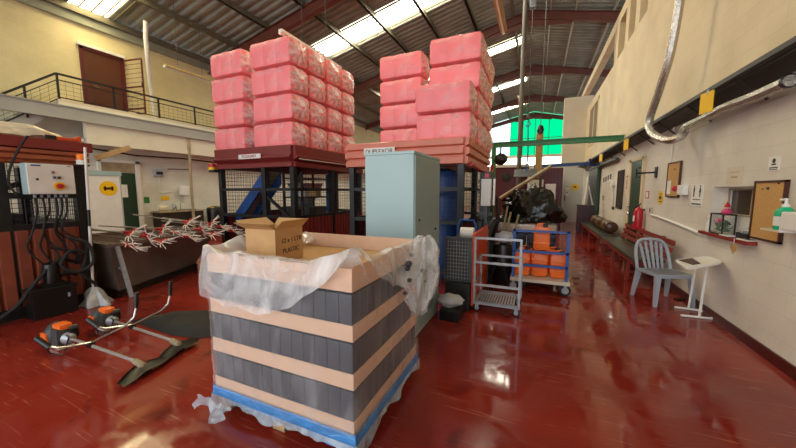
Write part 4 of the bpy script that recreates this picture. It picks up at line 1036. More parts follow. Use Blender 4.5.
def castor(t, x, y, r, h, ang=PI/2):
    m = Matrix.Translation((x, y, 0)) @ Matrix.Rotation(ang, 4, 'Z')
    f = MB(); f.lathe([(r*.85, -.016), (r, -.01), (r, .01), (r*.85, .016)], (0, 0, r), 20, Matrix.Rotation(PI/2, 4, 'Y')); f.bm.transform(m); c_ = f.to('castor_wheel', 'rubber', t, True)
    f = MB(); f.lathe([(r*.62, -.019), (r*.62, .019)], (0, 0, r), 18, Matrix.Rotation(PI/2, 4, 'Y')); f.bm.transform(m); f.to('wheel_hub', 'galv', c_, True)
    f = MB(); f.bb((-.028, -.02, r), (-.022, .02, h)); f.bb((.022, -.02, r), (.028, .02, h)); f.bb((-.035, -.035, h-.012), (.035, .035, h)); f.bm.transform(m); f.to('castor_fork', 'galv', c_)
tr = thing('cage_trolley', 'small grey metal cage trolley with a slatted deck beside the orange panel', 'trolley', (-.415, 4.24, 0))
X0, X1, Y0, Y1 = -.27, .27, -.24, .26
for x in (X0, X1):
    MB().bb((x-.013, Y0-.013, .1), (x+.013, Y0+.013, .97)).to('post', 'galv', tr); MB().bb((x-.013, Y1-.013, .1), (x+.013, Y1+.013, .66)).to('post', 'galv', tr)
for z in (.96, .65, .36): MB().bb((X0, Y0-.012, z-.013), (X1, Y0+.012, z+.013)).to('rail', 'galv', tr)
MB().bb((X0, Y1-.012, .637), (X1, Y1+.012, .663)).to('rail', 'galv', tr)
for x in (X0, X1): MB().bb((x-.012, Y0, .637), (x+.012, Y1, .663)).to('side_rail', 'galv', tr); MB().bar((x, Y0, .37), (x, Y1, .37), .02).to('side_rail', 'galv', tr)
f = MB(); f.bb((X0, Y0, .1), (X1, Y0+.02, .14)); f.bb((X0, Y1-.02, .1), (X1, Y1, .14)); f.bb((X0, Y0, .1), (X0+.02, Y1, .14)); f.bb((X1-.02, Y0, .1), (X1, Y1, .14))
for i in range(14): f.bb((X0+.02+i*.034, Y0, .125), (X0+.042+i*.034, Y1, .135))
f.to('slatted_deck', 'galv', tr)
for x in (X0+.03, X1-.03):
    for y in (Y0+.04, Y1-.04): castor(tr, x, y, .042, .105)
bt = thing('platform_trolley', 'blue-framed platform trolley carrying orange canisters', 'trolley', (.08, 5.5, 0))
MB().bb((-.41, -.42, .165), (.42, .42, .215), .006).to('deck', 'plasterb', bt)
for x in (-.37, .37): MB().bb((x-.02, -.37, .2), (x+.02, -.33, .96)).to('post', 'blue', bt)
for z, h in ((.945, .03), (.63, .035), (.42, .035)): MB().bb((-.385, -.37, z-h/2), (.385, -.335, z+h/2)).to('rail', 'blue', bt)
for x in (-.36, .36):
    for y in (-.36, .36): castor(bt, x, y, .08, .168, PI/2+.3*x)
def can_proto():
    t = thing('orange_canister', 'x', 'canister', (0, 0, 0), 0, 'orange canisters on the blue trolley')
    b = MB(); b.box((0, 0, .19), (.235, .23, .37), None, .045); b.box((0, 0, .12), (.24, .235, .03), None, .012); b.box((0, 0, .27), (.24, .235, .03), None, .012); b.to('body', 'orangep', t, True)
    MB().tube([(-.07, .02, .36), (-.06, .02, .405), (.02, .02, .41), (.06, .02, .37)], .016, 8).to('handle', 'orangep', t, True)
    MB().lathe([(.03, .365), (.036, .372), (.036, .415), (.03, .425)], (.045, -.06, 0), 16).to('cap', 'blackp', t, True)
    return t
cn = can_proto()
CN = [(-.25, 5.36-5.5, .216, 'left orange canister in the front row on the blue trolley'), (.005, 5.36-5.5, .216, 'middle orange canister in the front row, under another one'), (.265, 5.36-5.5, .216, 'right orange canister in the front row on the blue trolley'), (.02, 5.37-5.5, .628, 'orange canister stacked on top of the front row'), (.22, .17, .216, 'orange canister at the back right of the blue trolley'), (-.22, .17, .216, 'orange canister at the back left of the blue trolley')]
for i, (x, y, z, l) in enumerate(CN):
    loc = (.08+x, 5.5+y, z)
    if i == 0: cn.location = loc; cn['label'] = l
    else: dup(cn, loc, random.uniform(-.08, .08), l)
def crate_proto():
    t = thing('plastic_crate', 'x', 'crate', (0, 0, 0), 0, 'dark crates behind the orange canisters')
    f = MB(); f.bb((-.25, -.25, 0), (.25, .25, .02))
    for i in range(9):
        q = -.25+i*.0605
        for (a, b) in (((q, -.25), (q+.016, -.235)), ((q, .235), (q+.016, .25)), ((-.25, q), (-.235, q+.016)), ((.235, q), (.25, q+.016))): f.bb((a[0], a[1], 0), (b[0], b[1], .35))
    for z in (.1, .2, .3): 
        f.bb((-.25, -.25, z), (.25, -.238, z+.03)); f.bb((-.25, .238, z), (.25, .25, z+.03)); f.bb((-.25, -.25, z), (-.238, .25, z+.03)); f.bb((.238, -.25, z), (.25, .25, z+.03))
    f.to('basket', 'crate', t); MB().bb((-.258, -.258, .34), (.258, -.24, .37)).bb((-.258, .24, .34), (.258, .258, .37)).bb((-.258, -.258, .34), (-.24, .258, .37)).bb((.24, -.258, .34), (.258, .258, .37)).to('rim', 'crate', t)
    MB().bb((-.22, -.22, .02), (.22, .22, .33)).to('contents', 'darkmetal', t)
    return t
cr = crate_proto(); first = True
for j, y in enumerate((6.65, 7.2)):
    for i, x in enumerate((-.42, .11)):
        for k in range(2):
            l = 'dark blue crate behind the orange canisters, %s %s, %s' % (('front', 'back')[j], ('left', 'right')[i], ('lower', 'upper')[k])
            if first: cr.location = (x, y, .0+k*.375); cr['label'] = l; first = False
            else: dup(cr, (x, y, .0+k*.375), 0, l)
o = MB().box((-.155, 6.92, .845), (1.05, 1.08, .17), None, .05).to('wrapped_bundle', 'wrapwhite', None, True); origin(tag(o, 'flat bundle in milky wrap lying on the dark blue crates', 'bundle'), (-.155, 6.92, .76))
MB().box((0, 0, .085), (1.0, 1.02, .13), None, .03).to('contents', 'tray', o)
def heap(seed, w, d, h):
    f = MB()
    def g(u, v):
        a = 2*PI*u; p = PI/2*v
        q = Vector((math.cos(a)*math.cos(p), math.sin(a)*math.cos(p), math.sin(p)))
        n = noise.noise(q*2.1+Vector((seed, 0, 0)))*.35+noise.noise(q*5+Vector((0, seed, 0)))*.16+abs(noise.noise(q*11+Vector((0, 0, seed))))*.1
        r = 1+n
        return (q.x*w*r, q.y*d*r, max(.0, q.z*h*r*(1+.2*n)))
    return f.grid(64, 26, g, True)
o = heap(3, .6, .5, .62).to('black_bag', 'bag', None, True); o.location = (-.15, 6.95, .931); tag(o, 'heap of glossy black plastic bag on the wrapped bundle behind the trolley', 'bag')
for i, (a, b, l) in enumerate([((-.66, 6.05, 0), (-.5, 6.32, 1.27), 'wooden stick leaning at the left of the black bag, longest'), ((-.6, 5.98, 0), (-.44, 6.3, 1.15), 'pale wooden stick leaning second from the left beside the black bag'), ((-.52, 6.0, 0), (-.3, 6.34, 1.1), 'thin wooden stick leaning nearest the black bag')]):
    o = MB().tube([a, b], .018, 8).to('wooden_stick', 'wood', None, True); origin(tag(o, l, 'stick'), a)

t = thing('storage_drum', 'black plastic drum behind the grey cage trolley', 'drum', (-.48, 5.5, 0)); MB().lathe([(.15, 0), (.17, .03), (.17, .28), (.18, .3), (.17, .32), (.17, .6), (.15, .66), (.06, .68)], seg=22).to('body', 'blackp', t, True); MB().lathe([(.06, .675), (.06, .70)], (.0, -.06, 0), 14).to('cap', 'rubber', t, True)
o = MB().ball((0, 0, 0), .12, (1.3, .8, .8), 14, .35).to('rag', 'greybag', None, True); o.location = (-.46, 5.5, .78); tag(o, 'crumpled pale rag lying on the black drum', 'rag')
hose('hose', [(-.68, 5.3, .02), (-.6, 5.15, .25), (-.52, 5.12, .45), (-.42, 5.18, .3), (-.36, 5.2, .02)], .018, 'black hose arching in front of the black drum')
t = thing('tool_case', 'dark grey case leaning open left of the black bag', 'case', (-.78, 5.5, 0)); MB().bb((-.1, -.12, 0), (.08, .12, .9), .01).to('body', 'machgrey', t); MB().box((.02, 0, .98), (.26, .24, .012), Matrix.Rotation(R(-24), 4, 'Y')).to('lid', 'machgrey', t); MB().bb((-.1, -.1, .9), (-.06, .1, 1.03)).to('hinge_block', 'machgrey', t)

# ------------------------------------------------------------------ far end of the hall
GY = 10.1
ga = thing('green_gantry', 'green steel gantry beam spanning from a green post to the right wall', 'gantry', (-1.25, GY, 0))
MB().bb((-1.31, GY-.06, 0), (-1.19, GY+.06, 2.86)).to('post', 'green', ga, world=True)
f = MB(); f.bb((-1.6, GY-.06, 2.86), (2.03, GY+.06, 2.885)); f.bb((-1.6, GY-.06, 2.985), (2.03, GY+.06, 3.01)); f.bb((-1.6, GY-.015, 2.86), (2.03, GY+.015, 3.0)); f.to('beam', 'green', ga, world=True)
MB().bb((-1.4, GY-.15, 0), (-1.1, GY+.15, .02)).to('base_plate', 'green', ga, world=True)
jb = thing('jib_arm', 'dark blue jib arm reaching from the right wall at the far end', 'jib', (2.0, 13.5, 2.54))
MB().bar((-.15, 13.5, 2.5), (1.7, 13.5, 2.55), .09, .12).to('arm', 'dkblue', jb, world=True); MB().lathe([(.09, 0), (.09, .1), (.05, .14)], (-.12, 13.5, 2.3), 14).to('hook_block', 'galvdark', jb, True, True); MB().bb((1.68, 13.4, 2.45), (1.73, 13.6, 2.72)).to('wall_bracket', 'dkblue', jb, world=True); MB().bb((1.68, 13.46, 2.45), (2.048, 13.54, 2.53)).to('wall_strut', 'dkblue', jb, world=True)
o = MB().tube([(-.62, 12, 0), (-.62, 12, ROOF(-.62)-.1)], .075, 12).to('flue_pipe', 'pole', None, True); origin(tag(o, 'tall thin grey pole rising to the roof ridge', 'pole'), (-.62, 12, 0))
mm = thing('maroon_machine', 'maroon machine body left of the hanging board, far end', 'machine', (-.95, 12.6, 0))
MB().bb((-1.5, 12.2, 0), (-.35, 13.4, 2.4), .05).to('body', 'maroon', mm, world=True); MB().bb((-1.5, 12.15, 2.4), (-.3, 13.4, 2.5)).to('top_cover', 'white', mm, world=True)
f = MB().lathe([(.16, 0), (.16, .05), (.1, .06)], (-1.05, 12.2, 2.05), 18, Matrix.Rotation(PI/2, 4, 'X')); f.to('gauge', 'darkmetal', mm, True, True)
MB().bb((-1.35, 12.17, .5), (-.5, 12.2, 1.5)).to('door', 'maroon', mm, world=True)
sc_ = thing('shipping_container', 'dark maroon ribbed container standing against the far bright opening', 'container', (.4, 15, 0))
f = MB(); f.bb((-.3, 14.6, .05), (.95, 17.5, 2.5))
for i in range(10): f.bb((-.28+i*.123, 14.56, .1), (-.22+i*.123, 14.6, 2.45))
f.to('body', 'maroon', sc_, world=True); MB().bb((-.3, 14.5, 0), (.95, 14.6, .1)).to('sill', 'darkmetal', sc_, world=True)
wc = thing('white_cabinet', 'white cabinet with a sloping board in front of the maroon container', 'cabinet', (.15, 12.6, 0))
MB().bb((-.25, 12.3, 0), (.2, 12.9, 1.95), .02).to('body', 'white', wc, world=True); MB().bb((.27, 12.35, 0), (.6, 12.8, 1.8), .02).to('side_body', 'white', wc, world=True); MB().bb((-.2, 12.29, .2), (.15, 12.3, 1.8)).to('door', 'whitep', wc, world=True); MB().bb((.1, 12.5, .2), (.3, 12.6, .3)).to('link', 'white', wc, world=True)
o = MB().tube([(-1.15, 11.3, 1.3), (.38, 11.3, 2.34)], .055, 12).to('cardboard_tube', 'stoneware', None, True); origin(tag(o, 'long pale tube slanting upward above the black bag', 'tube'), (-1.15, 11.3, 1.3))
st_ = thing('tube_stand', 'dark stand holding up the slanting pale tube', 'stand', (-.75, 11.3, 0)); MB().bb((-.8, 11.25, 0), (-.7, 11.35, 1.48)).to('post', 'darkmetal', st_, world=True); MB().bb((.05, 11.25, 0), (.13, 11.35, 2.05)).to('post', 'darkmetal', st_, world=True); MB().bb((-.8, 11.28, .6), (.13, 11.32, .66)).to('crossbar', 'darkmetal', st_, world=True)
hb_ = thing('hanging_board', 'tall narrow pale board hanging from a chain hoist at the far end', 'board', (0, 11.9, 2.0)); 
MB().bb((-.1, 11.88, 2.0), (.12, 11.93, 3.5)).to('board', 'beigewood', hb_, world=True); MB().ball((.02, 11.9, 3.6), .12, (.9, .6, 1.3), 12, .3).to('clamp', 'blackp', hb_, True, True); MB().tube([(.02, 11.9, 3.7), (.03, 11.9, ROOF(0)-.1)], .015, 6).to('chain', 'galvdark', hb_, world=True)
ch = thing('chain_hoist', 'chain hoist with a hook dangling beside the tall grey pole', 'hoist', (-.35, 12, 8.9))
MB().tube([(-.38, 12, ROOF(-.38)-.1), (-.38, 12, 4.2)], .018, 6).to('chain', 'galvdark', ch, world=True); MB().ball((-.38, 12, 4.1), .09, (.8, .6, 1.4), 12).to('hook_block', 'galvdark', ch, True, True); MB().tube([(-.38, 12, 4.0), (-.3, 12, 3.85), (-.38, 12, 3.72), (-.45, 12, 3.82)], .02, 6).to('hook', 'galvdark', ch, True, True); MB().bb((-.48, 11.9, 7.6), (-.28, 12.1, 8.0), .02).to('motor', 'steel', ch, world=True)
pl = thing('hanging_plate', 'tilted dark sheet hanging on a blue strap at the far end', 'plate', (-.35, 11.5, 2.1))
m4 = Matrix.Rotation(R(35), 4, 'X'); f = MB().box((0, 0, 0), (.72, .45, .015), m4); f.bm.transform(Matrix.Translation((-.38, 11.5, 2.15))); f.to('sheet', 'galvdark', pl, world=True); MB().tube([(-.35, 11.5, 2.2), (-.33, 11.5, 2.9), (-.38, 11.8, 3.9)], .025, 6).to('strap', 'blue', pl, True, True)
for i, (x, l) in enumerate([(-1.05, 'right of the green post'), (-1.6, 'left of the green post')]):
    t = thing('hanging_motor', 'round dark hanging motor under the green gantry, '+l, 'motor', (x, GY, 2.6)); MB().ball((0, 0, -.1), .2, (1, .8, .9), 14, .25).to('body', 'blackp', t, True); MB().tube([(0, 0, .0), (0, 0, .26)], .02, 6).to('hanger', 'galvdark', t)

# ------------------------------------------------------------------ right wall fittings
lg = thing('wall_ledge', 'dark metal ledge running the length of the right wall', 'ledge', (1.9, 5, 2.68))
MB().bb((1.74, -6.9, 2.685), (2.045, 17.5, 2.7)).to('shelf', 'darkmetal', lg, world=True); MB().bb((1.735, -6.9, 2.67), (1.75, 17.5, 2.715)).to('lip', 'darkmetal', lg, world=True)
for i in range(14):
    y = 2.2+1.1*i; MB().bar((1.78, y, 2.68), (2.04, y, 2.45), .02).to('bracket', 'darkmetal', lg, world=True)
MB().prism([(1.75, -6.9, 2.684), (2.045, -6.9, 2.684), (2.045, -6.9, 2.60)], (0, 24.4, 0)).to('soffit', 'darkmetal', lg, world=True)
MB().tube([(1.81, 2.5, 2.66), (1.81, 17, 2.66)], .008, 6).to('cable', 'galvdark', lg, world=True)
for i, (y, l) in enumerate([(4.8, 'yellow tag hanging from the dark ledge, nearest of the three, above the hatch'), (8.35, 'yellow tag hanging from the ledge near the green beam end'), (11.3, 'yellow tag hanging from the ledge farthest along')]):
    t = thing('hanging_tag', l, 'tag', (1.73, y, 2.45), 0, 'yellow tags on the ledge'); MB().box((-.006, 0, .1), (.008, .2, .23), R(12)).to('plate', 'yellow', t); MB().box((0, 0, .21), (.02, .03, .06)).to('clip', 'cab', t)
o = hose('foil_duct', [(1.66, 5.66, 4.6), (1.66, 5.70, 4.05), (1.64, 5.82, 3.45), (1.62, 6.08, 3.05), (1.60, 6.36, 2.66), (1.60, 6.15, 2.44), (1.66, 5.72, 2.27), (1.78, 5.6, 2.3), (1.87, 5.75, 2.44), (1.9, 5.3, 2.47), (1.9, 4.8, 2.49), (1.9, 4.26, 2.47), (1.9, 3.83, 2.47)], .055, 'silver foil duct dropping down the right wall and running under the ledge', 'foil', 'duct')
me = o.data
for i, vv in enumerate(me.vertices):      # ribbing of the flexible duct
    pass
MB().lathe([(.058, -.03), (.058, .0), (.05, .005), (.045, -.02)], (0, -.005, 0), 18, Matrix.Rotation(PI/2, 4, 'X')).to('duct_collar', 'blackp', o, True)
def board(name, y0, y1, z0, z1, label, pins):
    t = thing(name, label, 'notice board', (XR-.02, (y0+y1)/2, z0))
    MB().bb((XR-.022, y0+.015, z0+.015), (XR-.004, y1-.015, z1-.015)).to('cork', 'cork', t, world=True)
    f = MB(); f.bb((XR-.03, y0, z0), (XR-.002, y1, z0+.02)); f.bb((XR-.03, y0, z1-.02), (XR-.002, y1, z1)); f.bb((XR-.03, y0, z0), (XR-.002, y0+.02, z1)); f.bb((XR-.03, y1-.02, z0), (XR-.002, y1, z1)); f.to('frame', 'frame', t, world=True)
    for y, z, r in pins: MB().ball((XR-.025, y, z), r).to('pin', 'ink', t, True, True)
    return t
board('cork_board', 3.96, 4.41, 1.07, 1.65, 'cork notice board in a dark frame right of the hatch', [(4.2, 1.575, .013), (4.06, 1.62, .008), (4.28, 1.57, .007)])
t = board('cork_board', 6.3, 6.82, 1.45, 2.02, 'cork notice board high on the wall left of the hatch, beside the white alarm', [(6.5, 1.9, .01)]); MB().bb((XR-.026, 6.62, 1.5), (XR-.023, 6.78, 1.72)).to('pinned_paper', 'paper', t, world=True)
t = thing('sanitiser_holder', 'white wall holder carrying a hand sanitiser bottle beside the cork board', 'holder', (1.96, 3.68, 1.2))
MB().bb((1.86, 3.2, 1.235), (2.045, 3.66, 1.38), .01).to('box', 'whitep', t, world=True); MB().bb((1.86, 3.66, 1.205), (2.045, 3.9, 1.22)).to('tray', 'plasterb', t, world=True); MB().bb((1.86, 3.65, 1.205), (2.045, 3.66, 1.3)).to('bracket', 'whitep', t, world=True)
t = thing('sanitiser_bottle', 'green gel pump bottle standing in the white wall holder', 'bottle', (1.935, 3.76, 1.22))
t.scale = (1.25, 1.25, 1.15)
MB().lathe([(.045, 0), (.048, .02), (.048, .13), (.03, .165), (.018, .17)], seg=18).to('body', 'gel', t, True); MB().lathe([(.049, .03), (.049, .1)], seg=18).to('label_band', 'paper', t, True); MB().lathe([(.02, .17), (.02, .19), (.008, .195), (.008, .225)], seg=12).tube([(0, 0, .225), (0, .05, .22)], .01, 8).to('pump', 'whitep', t, True)
sh = thing('hatch_shelf', 'dark red wooden shelf below the serving hatch', 'shelf', (2.0, 4.85, 1.0))
MB().bb((1.965, 4.3, 1.0), (2.048, 5.36, 1.038), .004).to('board', 'redwood', sh, world=True)

t = thing('spray_bottle', 'white spray bottle at the left end of the hatch shelf', 'bottle', (2.005, 5.17, 1.041))
MB().lathe([(.032, 0), (.034, .01), (.034, .11), (.014, .15), (.014, .17)], seg=16).to('body', 'whitep', t, True); MB().box((0, .012, .19), (.022, .06, .035), None, .006).to('trigger_head', 'whitep', t)
t = thing('glass_terrarium', 'small glass case with green leaves and pink ornament on the hatch shelf', 'ornament', (2.04, 4.97, 1.041))
f = MB()
for x in (-.055, .055):
    for y in (-.14, .14): f.bar((x, y, 0), (x, y, .24), .012)
for z in (.006, .236):
    for y in (-.14, .14): f.bar((-.055, y, z), (.055, y, z), .012)
    for x in (-.055, .055): f.bar((x, -.14, z), (x, .14, z), .012)
f.to('case_frame', 'darkmetal', t); MB().bb((-.052, -.137, .012), (.052, .137, .232)).to('glass', 'glassy', t)
f = MB()
for i in range(60):
    a = random.uniform(0, 6.3); r = random.uniform(0, .04); p = Vector((r*math.cos(a), random.uniform(-.12, .1), random.uniform(.03, .15))); f.box(p, (.03, .045, .006), Matrix.Rotation(random.uniform(0, 3), 4, (random.random(), random.random(), random.random())))
f.to('leaves', 'plant', t); MB().ball((0, .06, .15), .04, (1, 1, .8), 12, .3).to('pink_flower', 'pinkdeco', t, True); MB().bb((-.05, -.13, .012), (.05, .13, .03)).to('gravel', 'stoneware', t)
t = thing('gnome_ornament', 'small pink capped figure ornament on top of the glass case', 'ornament', (2.04, 4.9, 1.284))
MB().lathe([(.04, 0), (.05, .02), (.035, .05), (.025, .06)], seg=14).to('body', 'pinkdeco', t, True); MB().ball((0, 0, .07), .024).to('head', 'tray', t, True); MB().lathe([(.03, .08), (.02, .11), (.004, .14)], seg=12).to('cap', 'redp', t, True)
for i, (y, l) in enumerate([(4.76, 'sheet of paper lying on the hatch shelf beside the glass case'), (4.40, 'clear folder of papers lying on the hatch shelf near the heart')]):
    t = thing('paper_stack', l, 'paper', (2.02, y, 1.041)); MB().box((0, 0, .005), (.1, .16, .01), R(8*i+4)).to('sheets', 'paper', t); MB().box((0, 0, .011), (.07, .1, .002), R(8*i+4)).to('printed_area', 'ink' if i else 'greyp', t)
t = thing('desk_organiser', 'dark desk organiser with a clear lid at the right end of the hatch shelf', 'box', (2.085, 4.57, 1.041))
MB().box((0, 0, .03), (.1, .2, .06), None, .006).to('tray', 'blackp', t); MB().box((0, 0, .085), (.095, .19, .05), None, .006).to('clear_lid', 'glassy', t); MB().box((0, .03, .07), (.07, .06, .02)).to('contents', 'greyp', t)
t = thing('heart_ornament', 'pale wooden heart hanging on a string from the hatch shelf edge', 'ornament', (1.953, 4.5, .94))
pts = [(0, .06*math.sin(a)**3, .5*.01*(13*math.cos(a)-5*math.cos(2*a)-2*math.cos(3*a)-math.cos(4*a))*.75) for a in [2*PI*i/28 for i in range(28)]]
MB().prism(pts, (.008, 0, 0)).to('heart', 'beigewood', t); MB().tube([(.004, 0, .03), (.004, 0, .1)], .003, 5).to('string', 'paper', t)
o = MB().lathe([(.025, 0), (.035, .02), (.03, .05), (.01, .055)], seg=12).to('small_dish', 'whitep', None, True); o.location = (2.12, 4.72, 1.285); 
bpy.data.objects.remove(o)
def sign(name, y0, y1, z0, z1, label, mat='paper', marks=(), cat='sign'):
    t = thing(name, label, cat, (XR-.004, (y0+y1)/2, z0)); MB().bb((XR-.006, y0, z0), (XR-.001, y1, z1)).to('sheet', mat, t, world=True)
    for (nm, mt, mb) in marks: mb.to(nm, mt, t, world=True)
    return t
def yz(a, b, x=XR-.0075): return MB().bb((x, a[0], a[1]), (x+.002, b[0], b[1]))
def person_icon(y, z, s, skirt=False):
    f = MB(); f.lathe([(.016*s, 0), (.016*s, .002)], seg=14, M4=Matrix.Rotation(-PI/2, 4, 'Y')); f.bm.transform(Matrix.Translation((XR-.006, y, z+.1*s)))
    if skirt: f.prism([(XR-.008, y-.035*s, z+.0), (XR-.008, y+.035*s, z+.0), (XR-.008, y+.012*s, z+.078*s), (XR-.008, y-.012*s, z+.078*s)], (.002, 0, 0))
    else: f.bb((XR-.008, y-.022*s, z), (XR-.006, y+.022*s, z+.078*s))
    f.bb((XR-.008, y-.016*s, z-.07*s), (XR-.006, y-.004*s, z+.01)); f.bb((XR-.008, y+.004*s, z-.07*s), (XR-.006, y+.016*s, z+.01))
    return f
sign('toilet_sign', 5.54, 5.88, 1.34, 1.64, 'toilet sign with two black figures left of the hatch', 'paper', [('figure', 'ink', person_icon(5.8, 1.53, .85)), ('figure', 'ink', person_icon(5.62, 1.53, .85, True)), ('text_line', 'ink', yz((5.6, 1.425), (5.82, 1.437))), ('text_line', 'ink', yz((5.57, 1.36), (5.85, 1.378)))])
sign('wall_notice', 4.69, 5.0, 1.63, 1.82, 'faint cream notice taped above the hatch', 'plasterb', [('text_line', 'stoneware', yz((4.75, 1.76), (4.94, 1.766))), ('text_line', 'stoneware', yz((4.78, 1.7), (4.9, 1.715)))])
f = MB().lathe([(.022, 0), (.022, .002)], seg=18, M4=Matrix.Rotation(-PI/2, 4, 'Y')); f.bm.transform(Matrix.Translation((XR-.006, 4.2, 1.835)))
sign('wall_notice', 4.12, 4.28, 1.74, 1.875, 'white notice with a dark round icon above the right cork board', 'paper', [('icon', 'ink', f), ('icon_base', 'ink', yz((4.17, 1.795), (4.23, 1.808))), ('text_line', 'ink', yz((4.14, 1.765), (4.26, 1.775))), ('text_line', 'ink', yz((4.14, 1.75), (4.26, 1.757)))])
t = thing('warning_disc', 'round yellow warning sign on the wall right of the red extinguisher', 'sign', (XR, 7.12, 1.43)); f = MB().lathe([(.13, 0), (.13, .004)], seg=28, M4=Matrix.Rotation(-PI/2, 4, 'Y')); f.to('disc', 'yellow', t); t.location = (XR-.001, 7.12, 1.43)
MB().bb((-.0075, -.05, -.03), (-.005, .05, .03)).to('mark', 'ink', t); MB().bb((-.0075, -.07, .06), (-.005, .07, .072)).to('text_line', 'ink', t); MB().bb((-.0075, -.07, -.075), (-.005, .07, -.063)).to('text_line', 'ink', t)
t = thing('fire_alarm', 'white alarm box with a red call point beside the upper cork board', 'alarm', (XR-.04, 6.1, 1.5)); MB().bb((XR-.075, 6.0, 1.49), (XR-.002, 6.2, 1.64), .01).to('box', 'whitep', t, world=True); MB().ball((XR-.07, 6.29, 1.585), .045).to('call_point', 'redp', t, True, True); MB().bb((XR-.05, 6.2, 1.55), (XR-.005, 6.3, 1.62)).to('link_box', 'whitep', t, world=True)
o = MB().tube([(XR-.02, 7.5, 1.1), (XR-.02, 6.6, 1.06), (XR-.02, 5.4, .98)], .02, 8).to('conduit', 'whitep', None, True); origin(tag(o, 'white plastic conduit sloping along the wall behind the bench to the hatch shelf', 'conduit'), (XR-.02, 6.6, 1.09)); MB().box((0, .92, .08), (.03, .1, .14), None, .006).to('junction_box', 'plasterb', o); MB().box((-.016, .92, .09), (.006, .05, .07)).to('socket_face', 'ink', o)
o = MB().tube([(XR-.015, 6.72, 2.02), (XR-.015, 6.74, 2.64)], .012, 6).to('conduit', 'whitep', None, True); origin(tag(o, 'thin white vertical conduit above the upper cork board', 'conduit'), (XR-.015, 6.72, 2.02))
t = thing('screen_bracket', 'black folding wall bracket right of the dark green door', 'bracket', (XR-.05, 7.7, 1.88)); MB().bb((XR-.02, 7.38, 1.8), (XR-.002, 7.5, 2.0)).to('wall_plate', 'black', t, world=True); MB().bar((XR-.02, 7.44, 1.9), (XR-.25, 7.75, 1.9), .03).to('arm', 'black', t, world=True); f = MB(); f.bb((XR-.26, 7.7, 1.8), (XR-.24, 7.74, 2.0)); f.bb((XR-.26, 7.5, 1.98), (XR-.24, 7.74, 2.01)); f.bb((XR-.26, 7.5, 1.8), (XR-.24, 7.74, 1.83)); f.to('screen_plate', 'black', t, world=True)
t = thing('fire_extinguisher', 'red fire extinguisher hanging on the wall beside the dark green door', 'extinguisher', (1.95, 7.98, .76))
MB().lathe([(.075, 0), (.08, .02), (.08, .36), (.06, .42), (.025, .45), (.02, .47)], seg=20).to('cylinder', 'redp', t, True); MB().tube([(0, 0, .47), (0, .0, .5), (0, -.1, .53)], .014, 8).to('handle', 'blackp', t, True); MB().tube([(0, .02, .48), (-.05, .08, .42), (-.06, .09, .15)], .012, 8).to('hose', 'blackp', t, True); MB().box((-.076, 0, .22), (.012, .08, .12)).to('instruction_label', 'paper', t); MB().bb((.0, -.02, .38), (.098, .02, .42)).to('bracket', 'black', t)
sign('fire_sign', 7.78, 7.98, 1.4, 1.55, 'small red-edged sign above the fire extinguisher', 'redp', [('panel', 'paper', yz((7.81, 1.42), (7.95, 1.53)))])
sign('fire_sign', 9.45, 9.6, 1.55, 1.95, 'narrow white sign with red print left of the dark green door', 'plasterb', [('red_block', 'redink', yz((9.47, 1.88), (9.58, 1.93))), ('text_line', 'redink', yz((9.5, 1.6), (9.55, 1.85)))])
t = thing('wall_mirror', 'tall narrow dark mirror on the wall past the dark green door', 'mirror', (XR-.02, 10.15, 1.08)); MB().bb((XR-.02, 9.86, 1.1), (XR-.005, 10.46, 2.08)).to('glass', 'darkglass', t, world=True); f = MB(); f.bb((XR-.03, 9.84, 1.08), (XR-.002, 9.89, 2.1)); f.bb((XR-.03, 10.43, 1.08), (XR-.002, 10.48, 2.1)); f.bb((XR-.03, 9.84, 1.08), (XR-.002, 10.48, 1.12)); f.bb((XR-.03, 9.84, 2.06), (XR-.002, 10.48, 2.1)); f.to('frame', 'ink', t, world=True)
t = thing('wall_phone', 'white wall telephone with a hanging cord between mirror and sliding door', 'telephone', (XR-.04, 11.0, 1.65)); MB().bb((XR-.07, 10.85, 1.68), (XR-.002, 11.15, 1.86), .012).to('body', 'whitep', t, world=True); MB().tube([(XR-.04, 10.9, 1.7), (XR-.03, 10.8, 1.4), (XR-.03, 10.78, 1.08)], .012, 6).to('cord', 'greyp', t, world=True); MB().bb((XR-.05, 10.73, 1.02), (XR-.01, 10.83, 1.1)).to('socket', 'ink', t, world=True)
for i, (y, z, l, mt) in enumerate([(12.55, 1.9, 'leftmost dark photo notice', 'ink'), (12.2, 1.92, 'second photo notice from the left', 'frame'), (11.85, 1.95, 'third photo notice from the left', 'dkgreen'), (11.5, 1.97, 'rightmost photo notice', 'ink')]):
    t = sign('wall_notice', y-.14, y+.14, z-.12, z+.12, l+' in the row before the sliding door', 'paper', [('picture', mt, yz((y-.1, z-.06), (y+.1, z+.1)))])
sign('wall_notice', 12.4, 12.62, 1.25, 1.4, 'small green notice low on the wall near the sliding door', 'green', [('panel', 'yellow', yz((12.46, 1.29), (12.56, 1.36)))])
t = thing('warning_disc', 'round yellow sign on the far pale partition door', 'sign', (1.72, 17.945, 1.75)); MB().lathe([(.17, 0), (.17, .006)], seg=28, M4=Matrix.Rotation(PI/2, 4, 'X')).to('disc', 'yellow', t); MB().bb((-.06, -.01, -.04), (.06, -.006, .04)).to('mark', 'ink', t)
for i, (x, z, l) in enumerate([(1.38, 1.72, 'upper'), (1.38, 1.42, 'lower')]):
    t = thing('door_notice', l+' white paper notice on the far pale partition door', 'notice', (x, 17.945, z)); MB().bb((-.09, -.006, -.13), (.09, -.001, .13)).to('sheet', 'paper', t); MB().bb((-.06, -.008, .05), (.06, -.006, .08)).to('text_line', 'ink', t)
pb = thing('plum_cabinet', 'dark plum cabinet standing at the far end of the benches', 'cabinet', (1.68, 13.45, 0))
